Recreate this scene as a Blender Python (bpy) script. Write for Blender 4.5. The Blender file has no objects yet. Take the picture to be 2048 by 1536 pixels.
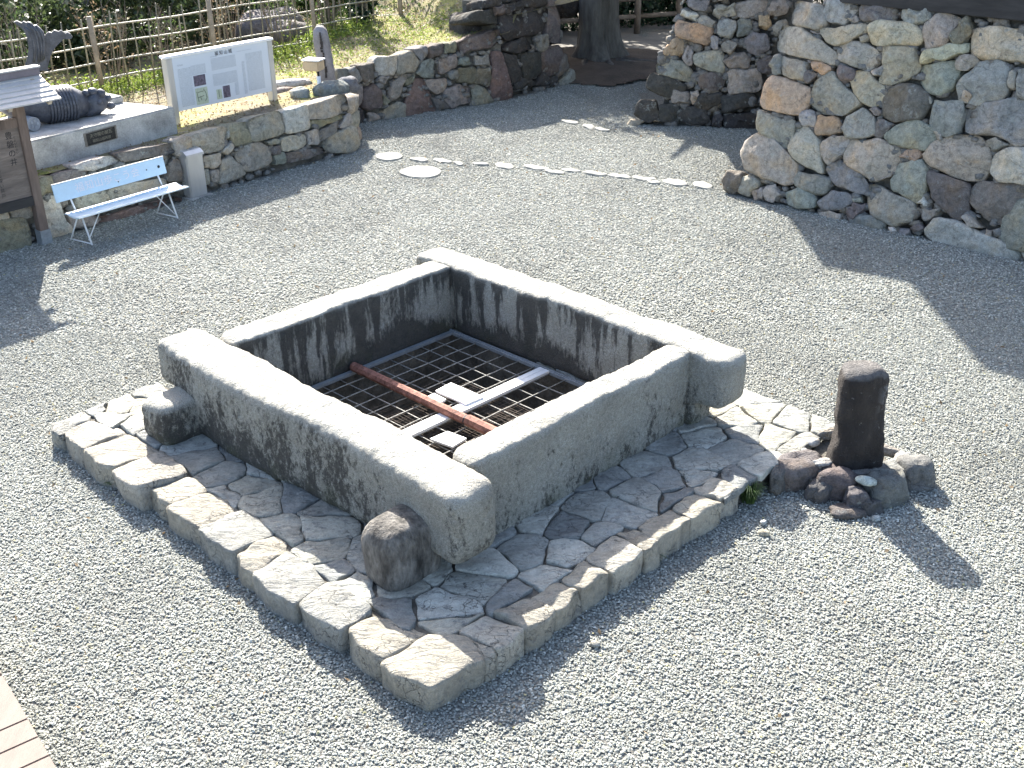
import bpy, bmesh, math, random
import numpy as np
from mathutils import Vector, Matrix, noise, geometry
rnd = random.Random(7)
scn = bpy.context.scene
# ------------------------------------------------------------------ camera
CAM_H = 5.0; F_PX = 2280.0; PITCH = math.radians(26.5); ROLL = math.radians(-0.8)
_f = Vector((0, math.cos(PITCH), -math.sin(PITCH))); _r = Vector((1, 0, 0)); _u = _r.cross(_f)
_r2 = _r*math.cos(ROLL)+_u*math.sin(ROLL); _u2 = _r2.cross(_f)
cam_data = bpy.data.cameras.new('camera'); cam = bpy.data.objects.new('camera', cam_data)
scn.collection.objects.link(cam); scn.camera = cam
cam_data.sensor_width = 36.0; cam_data.lens = F_PX/2048*36.0; cam_data.clip_end = 800; cam_data.clip_start = 0.05
cam.matrix_world = Matrix(((_r2.x, _u2.x, -_f.x, 0), (_r2.y, _u2.y, -_f.y, 0), (_r2.z, _u2.z, -_f.z, CAM_H), (0, 0, 0, 1)))
# ------------------------------------------------------------------ light
SUN_EL = math.radians(34.5); SUN_AZ = math.radians(-15.8)   # the sun stands behind the scene, a little to the left
world = bpy.data.worlds.new('World'); scn.world = world; world.use_nodes = True
wn = world.node_tree.nodes; wl = world.node_tree.links
bg = wn['Background']; bg.inputs['Strength'].default_value = 0.13
sky = wn.new('ShaderNodeTexSky'); sky.sky_type = 'NISHITA'; sky.sun_disc = False
sky.sun_elevation = SUN_EL; sky.sun_rotation = SUN_AZ; sky.air_density = .8; sky.dust_density = 2.5; sky.ozone_density = 1.0
wl.new(sky.outputs['Color'], bg.inputs['Color'])
sd = bpy.data.lights.new('sun', 'SUN'); sd.energy = 5.0; sd.angle = math.radians(0.5); sd.color = (1.0, 0.955, 0.88)
sun = bpy.data.objects.new('sun', sd); scn.collection.objects.link(sun)
sdir = Vector((math.sin(SUN_AZ)*math.cos(SUN_EL), math.cos(SUN_AZ)*math.cos(SUN_EL), math.sin(SUN_EL)))
sun.rotation_euler = sdir.to_track_quat('Z', 'Y').to_euler()
sun.location = (-6, 26, 20)
vs = scn.view_settings; vs.view_transform = 'Standard'; vs.look = 'None'; vs.gamma = 1.0; vs.exposure = 1.88
vs.use_curve_mapping = False
# ------------------------------------------------------------------ helpers
def G(x, y, z=0.0):                       # the world point at height z seen at photo pixel x, y
    d = _r2*((x-1024)/F_PX) - _u2*((y-768)/F_PX) + _f
    t = (z-CAM_H)/d.z
    return Vector((d.x*t, d.y*t, z))
def ray_plane(x, y, p0, n):
    d = _r2*((x-1024)/F_PX) - _u2*((y-768)/F_PX) + _f
    o = Vector((0, 0, CAM_H)); t = (p0-o).dot(n)/d.dot(n)
    return o+d*t
LO = Vector((-2.66, 9.31, 0)); LA = Vector((1, -1, 0))/math.sqrt(2); LB = Vector((1, 1, 0))/math.sqrt(2)
def L(a, b, z=0.0): return LO+LA*a+LB*b+Vector((0, 0, z))      # the well's own frame
def link(o): scn.collection.objects.link(o); return o
def setp(o, label=None, cat=None, group=None, kind=None):
    if label: o['label'] = label
    if cat: o['category'] = cat
    if group: o['group'] = group
    if kind: o['kind'] = kind
    return o
def thing(name, loc, label, cat, group=None):
    o = bpy.data.objects.new(name, None); o.location = loc; o.empty_display_size = .2
    return setp(link(o), label, cat, group)
def mk(name, verts, faces, mat, parent=None, smooth=False, color=None, origin=None):
    if origin is None:
        origin = sum((Vector(v) for v in verts), Vector())/max(1, len(verts))
    me = bpy.data.meshes.new(name)
    me.from_pydata([tuple(Vector(v)-origin) for v in verts], [], faces)
    if smooth: me.shade_smooth()
    if mat: me.materials.append(mat)
    o = bpy.data.objects.new(name, me)
    if parent is not None: o.parent = parent; o.location = origin-parent_world(parent)
    else: o.location = origin
    if color: o.color = (*color, 1)
    return link(o)
def parent_world(p):
    v = Vector(p.location); q = p.parent
    while q is not None: v = v+Vector(q.location); q = q.parent
    return v
class MB:
    def __init__(s): s.v = []; s.f = []
    def add(s, v, f):
        k = len(s.v); s.v += [Vector(p) for p in v]; s.f += [tuple(i+k for i in q) for q in f]
    def obox(s, c, ax, ay, az):            # box from centre and half-axis vectors
        c = Vector(c); v = []
        for i in (-1, 1):
            for j in (-1, 1):
                for k in (-1, 1): v.append(c+ax*i+ay*j+az*k)
        s.add(v, [(0, 1, 3, 2), (4, 6, 7, 5), (0, 4, 5, 1), (2, 3, 7, 6), (0, 2, 6, 4), (1, 5, 7, 3)])
    def bar(s, p, q, w, h, up=Vector((0, 0, 1))):
        p = Vector(p); q = Vector(q); d = (q-p); l = d.length; d.normalize()
        if abs(d.dot(up)) > .98: up = Vector((1, 0, 0))
        sx = d.cross(up).normalized(); uu = sx.cross(d)
        s.obox((p+q)/2, d*(l/2), sx*(w/2), uu*(h/2))
    def tube(s, pts, rad, n=8, cap=True):
        pts = [Vector(p) for p in pts]; rad = rad if isinstance(rad, (list, tuple)) else [rad]*len(pts)
        k0 = len(s.v); V = []; F = []
        for i, p in enumerate(pts):
            t = (pts[min(i+1, len(pts)-1)]-pts[max(i-1, 0)]).normalized()
            up = Vector((0, 0, 1)) if abs(t.z) < .95 else Vector((1, 0, 0))
            sx = t.cross(up).normalized(); sy = sx.cross(t)
            for j in range(n):
                a = 2*math.pi*j/n; V.append(p+(sx*math.cos(a)+sy*math.sin(a))*rad[i])
        for i in range(len(pts)-1):
            for j in range(n):
                F.append((i*n+j, i*n+(j+1) % n, (i+1)*n+(j+1) % n, (i+1)*n+j))
        if cap: F.append(tuple(range(n))[::-1]); F.append(tuple((len(pts)-1)*n+j for j in range(n)))
        s.add(V, F)
    def build(s, name, mat, parent=None, smooth=False, color=None, bevel=0, origin=None):
        o = mk(name, s.v, s.f, mat, parent, smooth, color, origin)
        if bevel:
            bm = bmesh.new(); bm.from_mesh(o.data)
            bmesh.ops.bevel(bm, geom=bm.edges[:], offset=bevel, segments=2, affect='EDGES', clamp_overlap=True)
            bmesh.ops.recalc_face_normals(bm, faces=bm.faces[:])
            bm.to_mesh(o.data); bm.free()
        return o
def pip(x, y, poly):
    c = False; n = len(poly)
    for i in range(n):
        x1, y1 = poly[i][0], poly[i][1]; x2, y2 = poly[i-1][0], poly[i-1][1]
        if (y1 > y) != (y2 > y) and x < (x2-x1)*(y-y1)/(y2-y1)+x1: c = not c
    return c
# ------------------------------------------------------------------ materials
def newmat(name, base=(.5, .5, .5), rough=.8, metal=0.0, spec=.3):
    m = bpy.data.materials.new(name); m.use_nodes = True
    b = m.node_tree.nodes['Principled BSDF']
    b.inputs['Base Color'].default_value = (*base, 1); b.inputs['Roughness'].default_value = rough
    b.inputs['Metallic'].default_value = metal; b.inputs['Specular IOR Level'].default_value = spec
    return m
class NT:
    def __init__(s, m): s.m = m; s.n = m.node_tree.nodes; s.l = m.node_tree.links; s.b = s.n['Principled BSDF']; s._pos = None
    def new(s, t, **k):
        n = s.n.new(t)
        for a, v in k.items(): setattr(n, a, v)
        return n
    def inp(s, sock, v):
        if isinstance(v, bpy.types.NodeSocket): s.l.new(v, sock)
        elif isinstance(v, tuple) and len(v) == 3 and sock.type == 'RGBA': sock.default_value = (*v, 1)
        else: sock.default_value = v
    def pos(s):
        if s._pos is None: s._pos = s.new('ShaderNodeNewGeometry')
        return s._pos.outputs['Position']
    def scl(s, v, sc):
        n = s.new('ShaderNodeVectorMath', operation='MULTIPLY'); s.inp(n.inputs[0], v); n.inputs[1].default_value = sc; return n.outputs[0]
    def vadd(s, a, b):
        n = s.new('ShaderNodeVectorMath', operation='ADD'); s.inp(n.inputs[0], a); s.inp(n.inputs[1], b); return n.outputs[0]
    def noise(s, scale, detail=4, rough=.55, vec=None, dist=0.0):
        n = s.new('ShaderNodeTexNoise'); s.l.new(vec if vec is not None else s.pos(), n.inputs['Vector'])
        n.inputs['Scale'].default_value = scale; n.inputs['Detail'].default_value = detail
        n.inputs['Roughness'].default_value = rough; n.inputs['Distortion'].default_value = dist
        return n.outputs['Fac']
    def vor(s, scale, vec=None, feature='F1', out='Distance', rand=1.0):
        n = s.new('ShaderNodeTexVoronoi', feature=feature); s.l.new(vec if vec is not None else s.pos(), n.inputs['Vector'])
        n.inputs['Scale'].default_value = scale; n.inputs['Randomness'].default_value = rand; return n.outputs[out]
    def math(s, op, a, b=0.0, c=None, clamp=False):
        n = s.new('ShaderNodeMath', operation=op, use_clamp=clamp); s.inp(n.inputs[0], a); s.inp(n.inputs[1], b)
        if c is not None: s.inp(n.inputs[2], c)
        return n.outputs[0]
    def ramp(s, fac, stops, interp='LINEAR'):
        n = s.new('ShaderNodeValToRGB'); s.l.new(fac, n.inputs['Fac']); e = n.color_ramp.elements; n.color_ramp.interpolation = interp
        while len(e) < len(stops): e.new(.5)
        for i, (p, c) in enumerate(stops):
            e[i].position = p; e[i].color = (*c, 1) if isinstance(c, tuple) else (c, c, c, 1)
        return n.outputs['Color']
    def mr(s, v, a, b, c=0.0, d=1.0):
        n = s.new('ShaderNodeMapRange'); s.inp(n.inputs['Value'], v)
        for k, x in zip(('From Min', 'From Max', 'To Min', 'To Max'), (a, b, c, d)): n.inputs[k].default_value = x
        return n.outputs['Result']
    def mix(s, fac, a, b, blend='MIX'):
        n = s.new('ShaderNodeMix', data_type='RGBA', blend_type=blend)
        s.inp(n.inputs[0], fac); s.inp(n.inputs[6], a); s.inp(n.inputs[7], b); return n.outputs[2]
    def bump(s, h, strength=.5, dist=.01, prev=None):
        n = s.new('ShaderNodeBump'); s.inp(n.inputs['Height'], h); n.inputs['Strength'].default_value = strength
        n.inputs['Distance'].default_value = dist
        if prev is not None: s.l.new(prev, n.inputs['Normal'])
        return n.outputs['Normal']
    def fin(s, col=None, rough=None, normal=None):
        if col is not None: s.l.new(col, s.b.inputs['Base Color'])
        if rough is not None: s.inp(s.b.inputs['Roughness'], rough)
        if normal is not None: s.l.new(normal, s.b.inputs['Normal'])
        return s.m

def m_fieldstone():
    t = NT(newmat('fieldstone', rough=.88, spec=.2)); oi = t.new('ShaderNodeObjectInfo')
    off = t.new('ShaderNodeCombineXYZ'); r = t.math('MULTIPLY', oi.outputs['Random'], 37.0)
    for k in range(3): t.l.new(r, off.inputs[k])
    v = t.vadd(t.pos(), off.outputs[0])
    n1 = t.noise(2.6, 5, .6, v, .6); n2 = t.noise(16, 5, .65, v); n3 = t.noise(90, 3, .7, v)
    warm = t.ramp(n1, [(.32, (.78, .84, .86)), (.5, (1, 1, 1)), (.66, (1.2, 1.03, .82))])
    c = t.mix(.75, oi.outputs['Color'], warm, 'MULTIPLY')
    c = t.mix(.8, c, t.ramp(n2, [(.3, .62), (.5, 1.0), (.72, 1.35)]), 'MULTIPLY')
    c = t.mix(.7, c, t.ramp(n3, [(.3, .6), (.5, 1.0), (.7, 1.4)]), 'MULTIPLY')
    lich = t.math('MULTIPLY', t.mr(t.noise(7, 6, .7, v), .60, .66), .45)
    c = t.mix(lich, c, (.42, .43, .38))
    dark = t.math('MULTIPLY', t.mr(t.noise(5, 6, .7, t.vadd(v, t.scl(v, (1.3, .2, .7)))), .58, .68), .6)
    c = t.mix(dark, c, (.07, .065, .06))
    cr = t.vor(3.2, t.vadd(v, t.scl(t.noise_col(4, v), (.35, .35, .35))), 'DISTANCE_TO_EDGE')
    crm = t.mr(cr, 0.0, .02)
    h = t.math('ADD', t.math('MULTIPLY', n2, .7), t.math('MULTIPLY', n3, .25)); h = t.math('ADD', h, t.math('MULTIPLY', crm, .2)); h = t.math('ADD', h, t.math('MULTIPLY', t.vor(9, t.vadd(v, t.scl(t.noise_col(6, v), (.12, .12, .12)))), .45))
    return t.fin(c, .88, t.bump(h, 1.0, .04))
def _nc(s, scale, vec):
    n = s.new('ShaderNodeTexNoise'); s.l.new(vec, n.inputs['Vector']); n.inputs['Scale'].default_value = scale; n.inputs['Detail'].default_value = 3
    return n.outputs['Color']
NT.noise_col = _nc
def m_flag():
    t = NT(newmat('flagstone', rough=.8)); oi = t.new('ShaderNodeObjectInfo')
    off = t.new('ShaderNodeCombineXYZ'); r = t.math('MULTIPLY', oi.outputs['Random'], 31.0)
    for k in range(3): t.l.new(r, off.inputs[k])
    v = t.vadd(t.pos(), off.outputs[0])
    n1 = t.noise(4, 5, .6, v, .4); n2 = t.noise(26, 5, .7, v); n3 = t.noise(140, 2, .6, v)
    c = t.mix(.8, oi.outputs['Color'], t.ramp(n1, [(.3, .72), (.55, 1.05), (.75, 1.25)]), 'MULTIPLY')
    c = t.mix(.7, c, t.ramp(n2, [(.3, .7), (.6, 1.15)]), 'MULTIPLY')
    c = t.mix(.5, c, t.ramp(n3, [(.3, .65), (.7, 1.3)]), 'MULTIPLY')
    dark = t.math('MULTIPLY', t.mr(t.noise(14, 6, .75, v), .56, .64), .55)
    c = t.mix(dark, c, (.10, .10, .105))
    fis = t.vor(5.5, t.vadd(t.scl(v, (1.0, 2.2, 1.0)), t.scl(t.noise_col(7, v), (.5, .5, .5))), 'DISTANCE_TO_EDGE')
    fm = t.math('MULTIPLY', t.mr(fis, .022, .004), t.mr(t.noise(2.5, 2, .5, v), .48, .56))
    c = t.mix(t.math('MULTIPLY', fm, .75), c, (.05, .045, .04))
    # split layers: slanting cleavage steps
    lay = t.noise(5.0, 4, .6, t.scl(v, (1.0, 3.0, 1.0)), 1.2)
    step = t.math('FRACT', t.math('MULTIPLY', lay, 6.0))
    h = t.math('ADD', t.math('MULTIPLY', n2, .5), t.math('MULTIPLY', step, .22)); h = t.math('ADD', h, t.math('MULTIPLY', n3, .15)); h = t.math('SUBTRACT', h, t.math('MULTIPLY', fm, .3))
    return t.fin(c, .8, t.bump(h, 1.0, .026))
def m_granite(inner=False):
    t = NT(newmat('granite_inner' if inner else 'granite', rough=.85))
    p = t.pos(); geo = t._pos
    sp = t.noise(230, 2, .6); sp2 = t.noise(75, 4, .7); lg = t.noise(2.2, 4, .6)
    c = t.mix(1, t.ramp(lg, [(.3, (.36, .345, .295)), (.6, (.46, .445, .385))]), t.ramp(sp, [(.34, .5), (.5, 1.0), (.66, 1.35)]), 'MULTIPLY')
    c = t.mix(.6, c, t.ramp(sp2, [(.3, .75), (.65, 1.15)]), 'MULTIPLY')
    nz = t.new('ShaderNodeSeparateXYZ'); t.l.new(geo.outputs['Normal'], nz.inputs[0])
    pz = t.new('ShaderNodeSeparateXYZ'); t.l.new(p, pz.inputs[0])
    side = t.mr(nz.outputs['Z'], .75, .25)
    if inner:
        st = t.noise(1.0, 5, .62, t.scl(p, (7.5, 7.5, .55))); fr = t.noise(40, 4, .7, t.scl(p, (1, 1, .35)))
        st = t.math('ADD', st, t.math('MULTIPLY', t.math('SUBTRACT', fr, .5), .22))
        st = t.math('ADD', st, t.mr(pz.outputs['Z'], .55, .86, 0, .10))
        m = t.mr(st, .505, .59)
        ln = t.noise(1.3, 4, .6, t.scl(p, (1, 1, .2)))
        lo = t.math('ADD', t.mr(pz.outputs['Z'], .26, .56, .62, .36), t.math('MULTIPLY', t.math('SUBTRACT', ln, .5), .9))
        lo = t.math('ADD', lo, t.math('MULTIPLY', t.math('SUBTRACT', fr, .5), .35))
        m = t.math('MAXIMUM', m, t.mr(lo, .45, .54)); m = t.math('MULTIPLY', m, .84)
    else:
        st = t.noise(1.0, 4, .6, t.scl(p, (4.0, 4.0, 1.6))); fr = t.noise(22, 9, .85, t.scl(p, (1, 1, .65)))
        st = t.math('ADD', t.math('MULTIPLY', st, .42), t.math('MULTIPLY', fr, .74))
        st = t.math('ADD', st, t.mr(pz.outputs['Z'], .25, .8, .05, -.03))
        dt = t.new('ShaderNodeVectorMath', operation='DOT_PRODUCT'); t.l.new(p, dt.inputs[0]); dt.inputs[1].default_value = tuple(LA)
        st = t.math('SUBTRACT', st, t.mr(t.math('SUBTRACT', dt.outputs['Value'], LO.dot(LA)), 2.3, 3.1, 0, .075))
        m = t.math('MULTIPLY', t.mr(st, .545, .615), .86)
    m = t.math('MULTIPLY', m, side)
    grime_shade = t.math('MULTIPLY', side, t.math('ADD', 0.0 if inner else .08, t.math('MULTIPLY', t.mr(t.noise(38, 8, .8), .42, .60), .42)))  # fine grime on upright faces, also painted in to deepen their shade
    c = t.mix(grime_shade, c, (.13, .125, .095))
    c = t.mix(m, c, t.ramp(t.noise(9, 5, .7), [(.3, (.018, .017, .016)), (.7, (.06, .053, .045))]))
    moss = t.math('MULTIPLY', t.math('MULTIPLY', t.mr(t.noise(3.0, 4, .6), .5, .66), t.mr(pz.outputs['Z'], .5, .2)), .45)
    c = t.mix(moss, c, (.10, .105, .045))
    pit = t.vor(30, t.vadd(p, t.scl(t.noise_col(9, p), (.1, .1, .1))))
    h = t.math('ADD', t.math('MULTIPLY', sp2, .8), t.math('MULTIPLY', t.noise(14, 6, .7), .9)); h = t.math('ADD', h, t.math('MULTIPLY', pit, .35))
    return t.fin(c, .85, t.bump(h, .9, .035))
def m_simple(name, col, rough=.7, metal=0, var=.25, sc=8, bump=.2, bsc=40, bd=.004, stretch=(1, 1, 1), useobj=False):
    t = NT(newmat(name, col, rough, metal)); v = t.scl(t.pos(), stretch)
    n1 = t.noise(sc, 5, .6, v); n2 = t.noise(bsc, 4, .65, v)
    base = col
    if useobj: base = t.new('ShaderNodeObjectInfo').outputs['Color']
    c = t.mix(1.0, base, t.ramp(n1, [(.3, 1-var), (.7, 1+var)]), 'MULTIPLY')
    c = t.mix(.6, c, t.ramp(n2, [(.3, 1-var), (.7, 1+var)]), 'MULTIPLY')
    return t.fin(c, rough, t.bump(n2, bump, bd))
def m_gravelbase():
    t = NT(newmat('gravel_bed', rough=.9)); p = t.pos()
    v = t.vor(42, p, out='Color'); d = t.vor(42, p)
    sepc = t.new('ShaderNodeSeparateColor'); t.l.new(v, sepc.inputs[0])
    c = t.ramp(sepc.outputs[0], [(0, (.155, .163, .142)), (.5, (.24, .246, .214)), (1, (.32, .326, .285))])
    c = t.mix(t.mr(d, .3, .8), c, (.14, .135, .12))
    return t.fin(c, .9, t.bump(t.math('SUBTRACT', 1.0, d), 1.0, .02))
def m_pebble():
    t = NT(newmat('pebble', rough=.75)); oi = t.new('ShaderNodeObjectInfo'); p = t.pos()
    c = t.ramp(oi.outputs['Random'], [(0, (.175, .183, .162)), (.25, (.250, .258, .229)), (.6, (.303, .311, .276)), (.9, (.41, .417, .368)), (.955, (.60, .60, .53)), (.975, (.30, .31, .27)), (.99, (.36, .32, .20)), (1, (.38, .36, .18))])
    big = t.noise(.45, 6, .65, p, .8); c = t.mix(1, c, t.ramp(big, [(.32, .74), (.5, 1.0), (.68, 1.14)]), 'MULTIPLY')
    return t.fin(c, .75)
def m_leaf(name, c1, c2, trans=.35, rough=.4):
    m = bpy.data.materials.new(name); m.use_nodes = True; t = NT(m); p = t.pos()
    n = t.noise(1.2, 3, .6, p); w = t.new('ShaderNodeTexWhiteNoise', noise_dimensions='3D')
    sn = t.new('ShaderNodeVectorMath', operation='SNAP'); t.l.new(p, sn.inputs[0]); sn.inputs[1].default_value = (.05, .05, .05); t.l.new(sn.outputs[0], w.inputs[0])
    f = t.math('ADD', t.math('MULTIPLY', n, .5), t.math('MULTIPLY', w.outputs['Value'], .5))
    c = t.ramp(f, [(.25, c1), (.75, c2)])
    t.fin(c, rough); t.b.inputs['Specular IOR Level'].default_value = .5
    tr = t.new('ShaderNodeBsdfTranslucent'); t.l.new(c, tr.inputs['Color']); ms = t.new('ShaderNodeMixShader'); ms.inputs[0].default_value = trans
    t.l.new(t.b.outputs[0], ms.inputs[1]); t.l.new(tr.outputs[0], ms.inputs[2]); t.l.new(ms.outputs[0], t.n['Material Output'].inputs['Surface'])
    return m
def m_soil():
    t = NT(newmat('terrace_soil', rough=.95)); p = t.pos()
    n1 = t.noise(.9, 5, .6, p); n2 = t.noise(9, 5, .7, p); n3 = t.noise(60, 3, .7, p)
    c = t.ramp(n1, [(.35, (.20, .165, .115)), (.5, (.30, .26, .13)), (.6, (.32, .31, .09)), (.72, (.12, .17, .05))])
    c = t.mix(t.mr(n2, .52, .60), c, (.30, .26, .19)); c = t.mix(.7, c, t.ramp(n3, [(.3, .55), (.7, 1.35)]), 'MULTIPLY')
    return t.fin(c, .95, t.bump(t.math('ADD', n3, n2), .9, .03))
def m_wood(name, col, stretch, var=.3, rough=.75, useobj=False):
    return m_simple(name, col, rough, 0, var, 5, .5, 30, .004, stretch, useobj)
def m_bin():
    t = NT(newmat('brushed_steel', (.62, .61, .58), .42, .55)); n = t.noise(4, 3, .6, t.scl(t.pos(), (1, 1, .2)))
    return t.fin(t.ramp(n, [(.3, (.5, .49, .47)), (.7, (.68, .67, .64))]), .42)
FIELD = m_fieldstone(); FLAG = m_flag(); GRAN = m_granite(); GRIN = m_granite(True)
PEB = m_pebble(); GBED = m_gravelbase(); SOIL = m_soil()
MORTAR = m_simple('joint_mortar', (.12, .11, .09), .95, 0, .4, 6, .8, 30, .02)
RUBBLE = m_simple('rubble_core', (.12, .11, .09), .95, 0, .4, 3, .9, 12, .05)
CONC = m_simple('weathered_concrete', (.40, .385, .35), .85, 0, .35, 3.5, .5, 45, .008)
WHITEP = m_simple('white_paint', (.80, .80, .78), .45, 0, .06, 8, .1)
BLUEP = m_simple('pale_blue_paint', (.55, .71, .82), .4, 0, .05, 6, .1)
STEEL = m_bin()
ZINC = m_simple('galvanised_steel', (.30, .32, .33), .5, .3, .15, 10, .2)
RUST = m_simple('red_oxide_pipe', (.27, .125, .09), .8, 0, .6, 14, .5)
OLDWOOD = m_wood('weathered_timber', (.17, .125, .10), (1, 1, .15))
DARKWOOD = m_wood('dark_timber', (.045, .042, .04), (.2, .2, 1))
BAMBOO = m_simple('bamboo', (.25, .215, .14), .6, 0, .3, 3, .1, 25, .003, (1, 1, 1))
BAMBOO2 = m_simple('split_bamboo', (.38, .34, .25), .55, 0, .25, 3, .1, 25, .003)
ROD = m_simple('whitened_rod', (.30, .285, .25), .6, 0, .5, 60, .2)
TILE = m_simple('smoked_roof_tile', (.085, .09, .105), .45, 0, .3, 9, .3, 40, .004)
SHEET = m_simple('sheet_roofing', (.50, .47, .43), .5, 0, .1, 6, .2)
BARK = m_simple('tree_bark', (.14, .13, .11), .95, 0, .4, 4, 1.0, 14, .05, (1, 1, .25))
LOGW = m_wood('log_rail', (.12, .10, .08), (1, .3, 1))
BLACK = newmat('black_paint', (.02, .02, .022), .6)
INK = newmat('sign_ink', (.045, .04, .038), .8)
WTEXT = newmat('white_lettering', (.82, .80, .84), .5)
PLASTER = m_simple('white_plaster', (.7, .69, .66), .9, 0, .05)
DECK = m_wood('deck_board', (.19, .15, .125), (3, .6, 1), .12)
DARKSTONE = m_simple('dark_weathered_stone', (.13, .12, .105), .85, 0, .75, 8, 1.0, 35, .025, (1, 1, .4))
PALEST = m_simple('pale_flat_stone', (.27, .265, .235), .8, 0, .12, 9, .4, 40, .006)
# ------------------------------------------------------------------ stone builder
def chaikin(p, it=1, q=.25):
    for _ in range(it):
        r = []
        for i in range(len(p)):
            a = p[i]; b = p[(i+1) % len(p)]
            r += [a*(1-q)+b*q, a*q+b*(1-q)]
        p = r
    return p
def resample(p, K):
    d = [0]; n = len(p)
    for i in range(n): d.append(d[-1]+(p[(i+1) % n]-p[i]).length)
    T = d[-1]; out = []; j = 0
    for k in range(K):
        s = T*k/K
        while d[j+1] < s: j += 1
        a = (s-d[j])/max(1e-9, d[j+1]-d[j]); out.append(p[j]*(1-a)+p[(j+1) % n]*a)
    return out
def frame_of(n):
    n = n.normalized(); u = n.cross(Vector((0, 0, 1)))
    if u.length < .01: u = Vector((1, 0, 0))
    u.normalize(); return u, n.cross(u)
def stone(name, parent, pts, n, depth, bulge, mat, color, K=22, gap=.012, rough=.018, q=.22, it=2, prof=None, back=.9, smooth=True, mb=None, facets=0, fs=1.0):
    c = sum(pts, Vector())/len(pts); n = n.normalized(); u, v = frame_of(n)
    P = [Vector(((p-c).dot(u), (p-c).dot(v))) for p in pts]
    area = sum(P[i].x*P[(i+1) % len(P)].y-P[(i+1) % len(P)].x*P[i].y for i in range(len(P)))/2
    if area < 0: P.reverse(); area = -area
    R = math.sqrt(area/math.pi); P = [p*max(.5, 1-gap/R) for p in P]
    O = resample(chaikin(P, it, q), K)
    b = min(bulge, R*.55)
    prof = prof or [(back, -depth), (.99, -depth*.35), (1.0, -b*.5), (.985, b*.05), (.94, b*.5), (.84, b*.84), (.66, b*.95), (.44, b*.99), (.2, b)]
    sx, sy = rnd.uniform(-.12, .12), rnd.uniform(-.12, .12); off = Vector((rnd.uniform(0, 99), rnd.uniform(0, 99), 0))
    fc = [(rnd.uniform(0, 6.28), rnd.uniform(.12, .5)*fs, rnd.uniform(.05, .5) if fs == 1 else rnd.uniform(.35, .75)) for _ in range(facets)]
    V = []; F = []
    for (s, w) in prof:
        for p in O:
            x, y = p.x*s, p.y*s; ww = w
            if w > -b: ww += (x*sx+y*sy)*min(1, b/.05)*.8
            if w > -b*.4:
                for th, sl, of in fc: ww = min(ww, b-sl*(x*math.cos(th)+y*math.sin(th)-R*of))
            q3 = Vector((x, y, ww))
            nn = noise.noise_vector(q3*3.2/max(.12, R)*.35+off)*rough*1.6+noise.noise_vector(q3*9+off)*rough*.7
            V.append(c+u*(x+nn.x)+v*(y+nn.y)+n*(ww+nn.z*(1 if w > -b else .3)))
    V.append(c+n*b); m = len(prof)
    for i in range(m-1):
        for j in range(K): F.append((i*K+j, i*K+(j+1) % K, (i+1)*K+(j+1) % K, (i+1)*K+j))
    for j in range(K): F.append(((m-1)*K+j, (m-1)*K+(j+1) % K, m*K))
    if mb is not None: mb.add(V, F); return None
    return mk(name, V, F, mat, parent, smooth, color)
def boulder(name, parent, c, r, mat, color, rough=.06, sub=3, p=3.0, zfloor=None, rot=0.0, mb=None):
    bm = bmesh.new(); bmesh.ops.create_icosphere(bm, subdivisions=sub, radius=1)
    off = Vector((rnd.uniform(0, 99), rnd.uniform(0, 99), rnd.uniform(0, 99))); V = []
    for vv in bm.verts:
        d = vv.co.normalized(); k = (abs(d.x)**p+abs(d.y)**p+abs(d.z)**p)**(-1/p); q = d*k
        nn = noise.noise_vector(d*1.6+off)*rough*2+noise.noise_vector(d*5+off)*rough*.6
        q = q+nn; q = Vector((q.x*r[0], q.y*r[1], q.z*r[2]))
        q = Vector((q.x*math.cos(rot)-q.y*math.sin(rot), q.x*math.sin(rot)+q.y*math.cos(rot), q.z))+Vector(c)
        if zfloor is not None and q.z < zfloor: q.z = zfloor
        V.append(q)
    F = [tuple(x.index for x in f.verts) for f in bm.faces]; bm.free()
    if mb is not None: mb.add(V, F); return None
    return mk(name, V, F, mat, parent, True, color)
def clip_half(poly, p, n):
    out = []
    for i in range(len(poly)):
        a, b = poly[i], poly[(i+1) % len(poly)]; da, db = (a-p).dot(n), (b-p).dot(n)
        if da <= 0: out.append(a)
        if (da < 0) != (db < 0) and abs(da-db) > 1e-12: out.append(a+(b-a)*(da/(da-db)))
    return out
def voronoi(seeds, poly):
    res = []
    for i, s in enumerate(seeds):
        c = list(poly)
        for j, q in enumerate(seeds):
            if i == j or (q-s).length > 1.6: continue
            c = clip_half(c, (s+q)/2, q-s)
            if len(c) < 3: break
        res.append(c if len(c) >= 3 else None)
    return res
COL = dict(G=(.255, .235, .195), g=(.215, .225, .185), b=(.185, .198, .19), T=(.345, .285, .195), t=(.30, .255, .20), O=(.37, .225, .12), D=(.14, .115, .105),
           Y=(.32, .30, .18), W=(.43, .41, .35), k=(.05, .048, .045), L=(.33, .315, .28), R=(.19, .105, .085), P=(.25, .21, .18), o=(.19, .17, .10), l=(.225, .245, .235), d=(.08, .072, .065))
def colr(ch):
    c = COL[ch]; lum = sum(c)/3; w = .25 if ch in 'dk' else .5; k = rnd.uniform(1.2, 1.65) if ch not in 'dk' else 1.1; c = tuple(x*(1-w)+lum*g_*w for x, g_ in zip(c, (1.12, 1.0, .82))); return tuple(max(.01, x*k*rnd.uniform(.96, 1.04)) for x in c)
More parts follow.
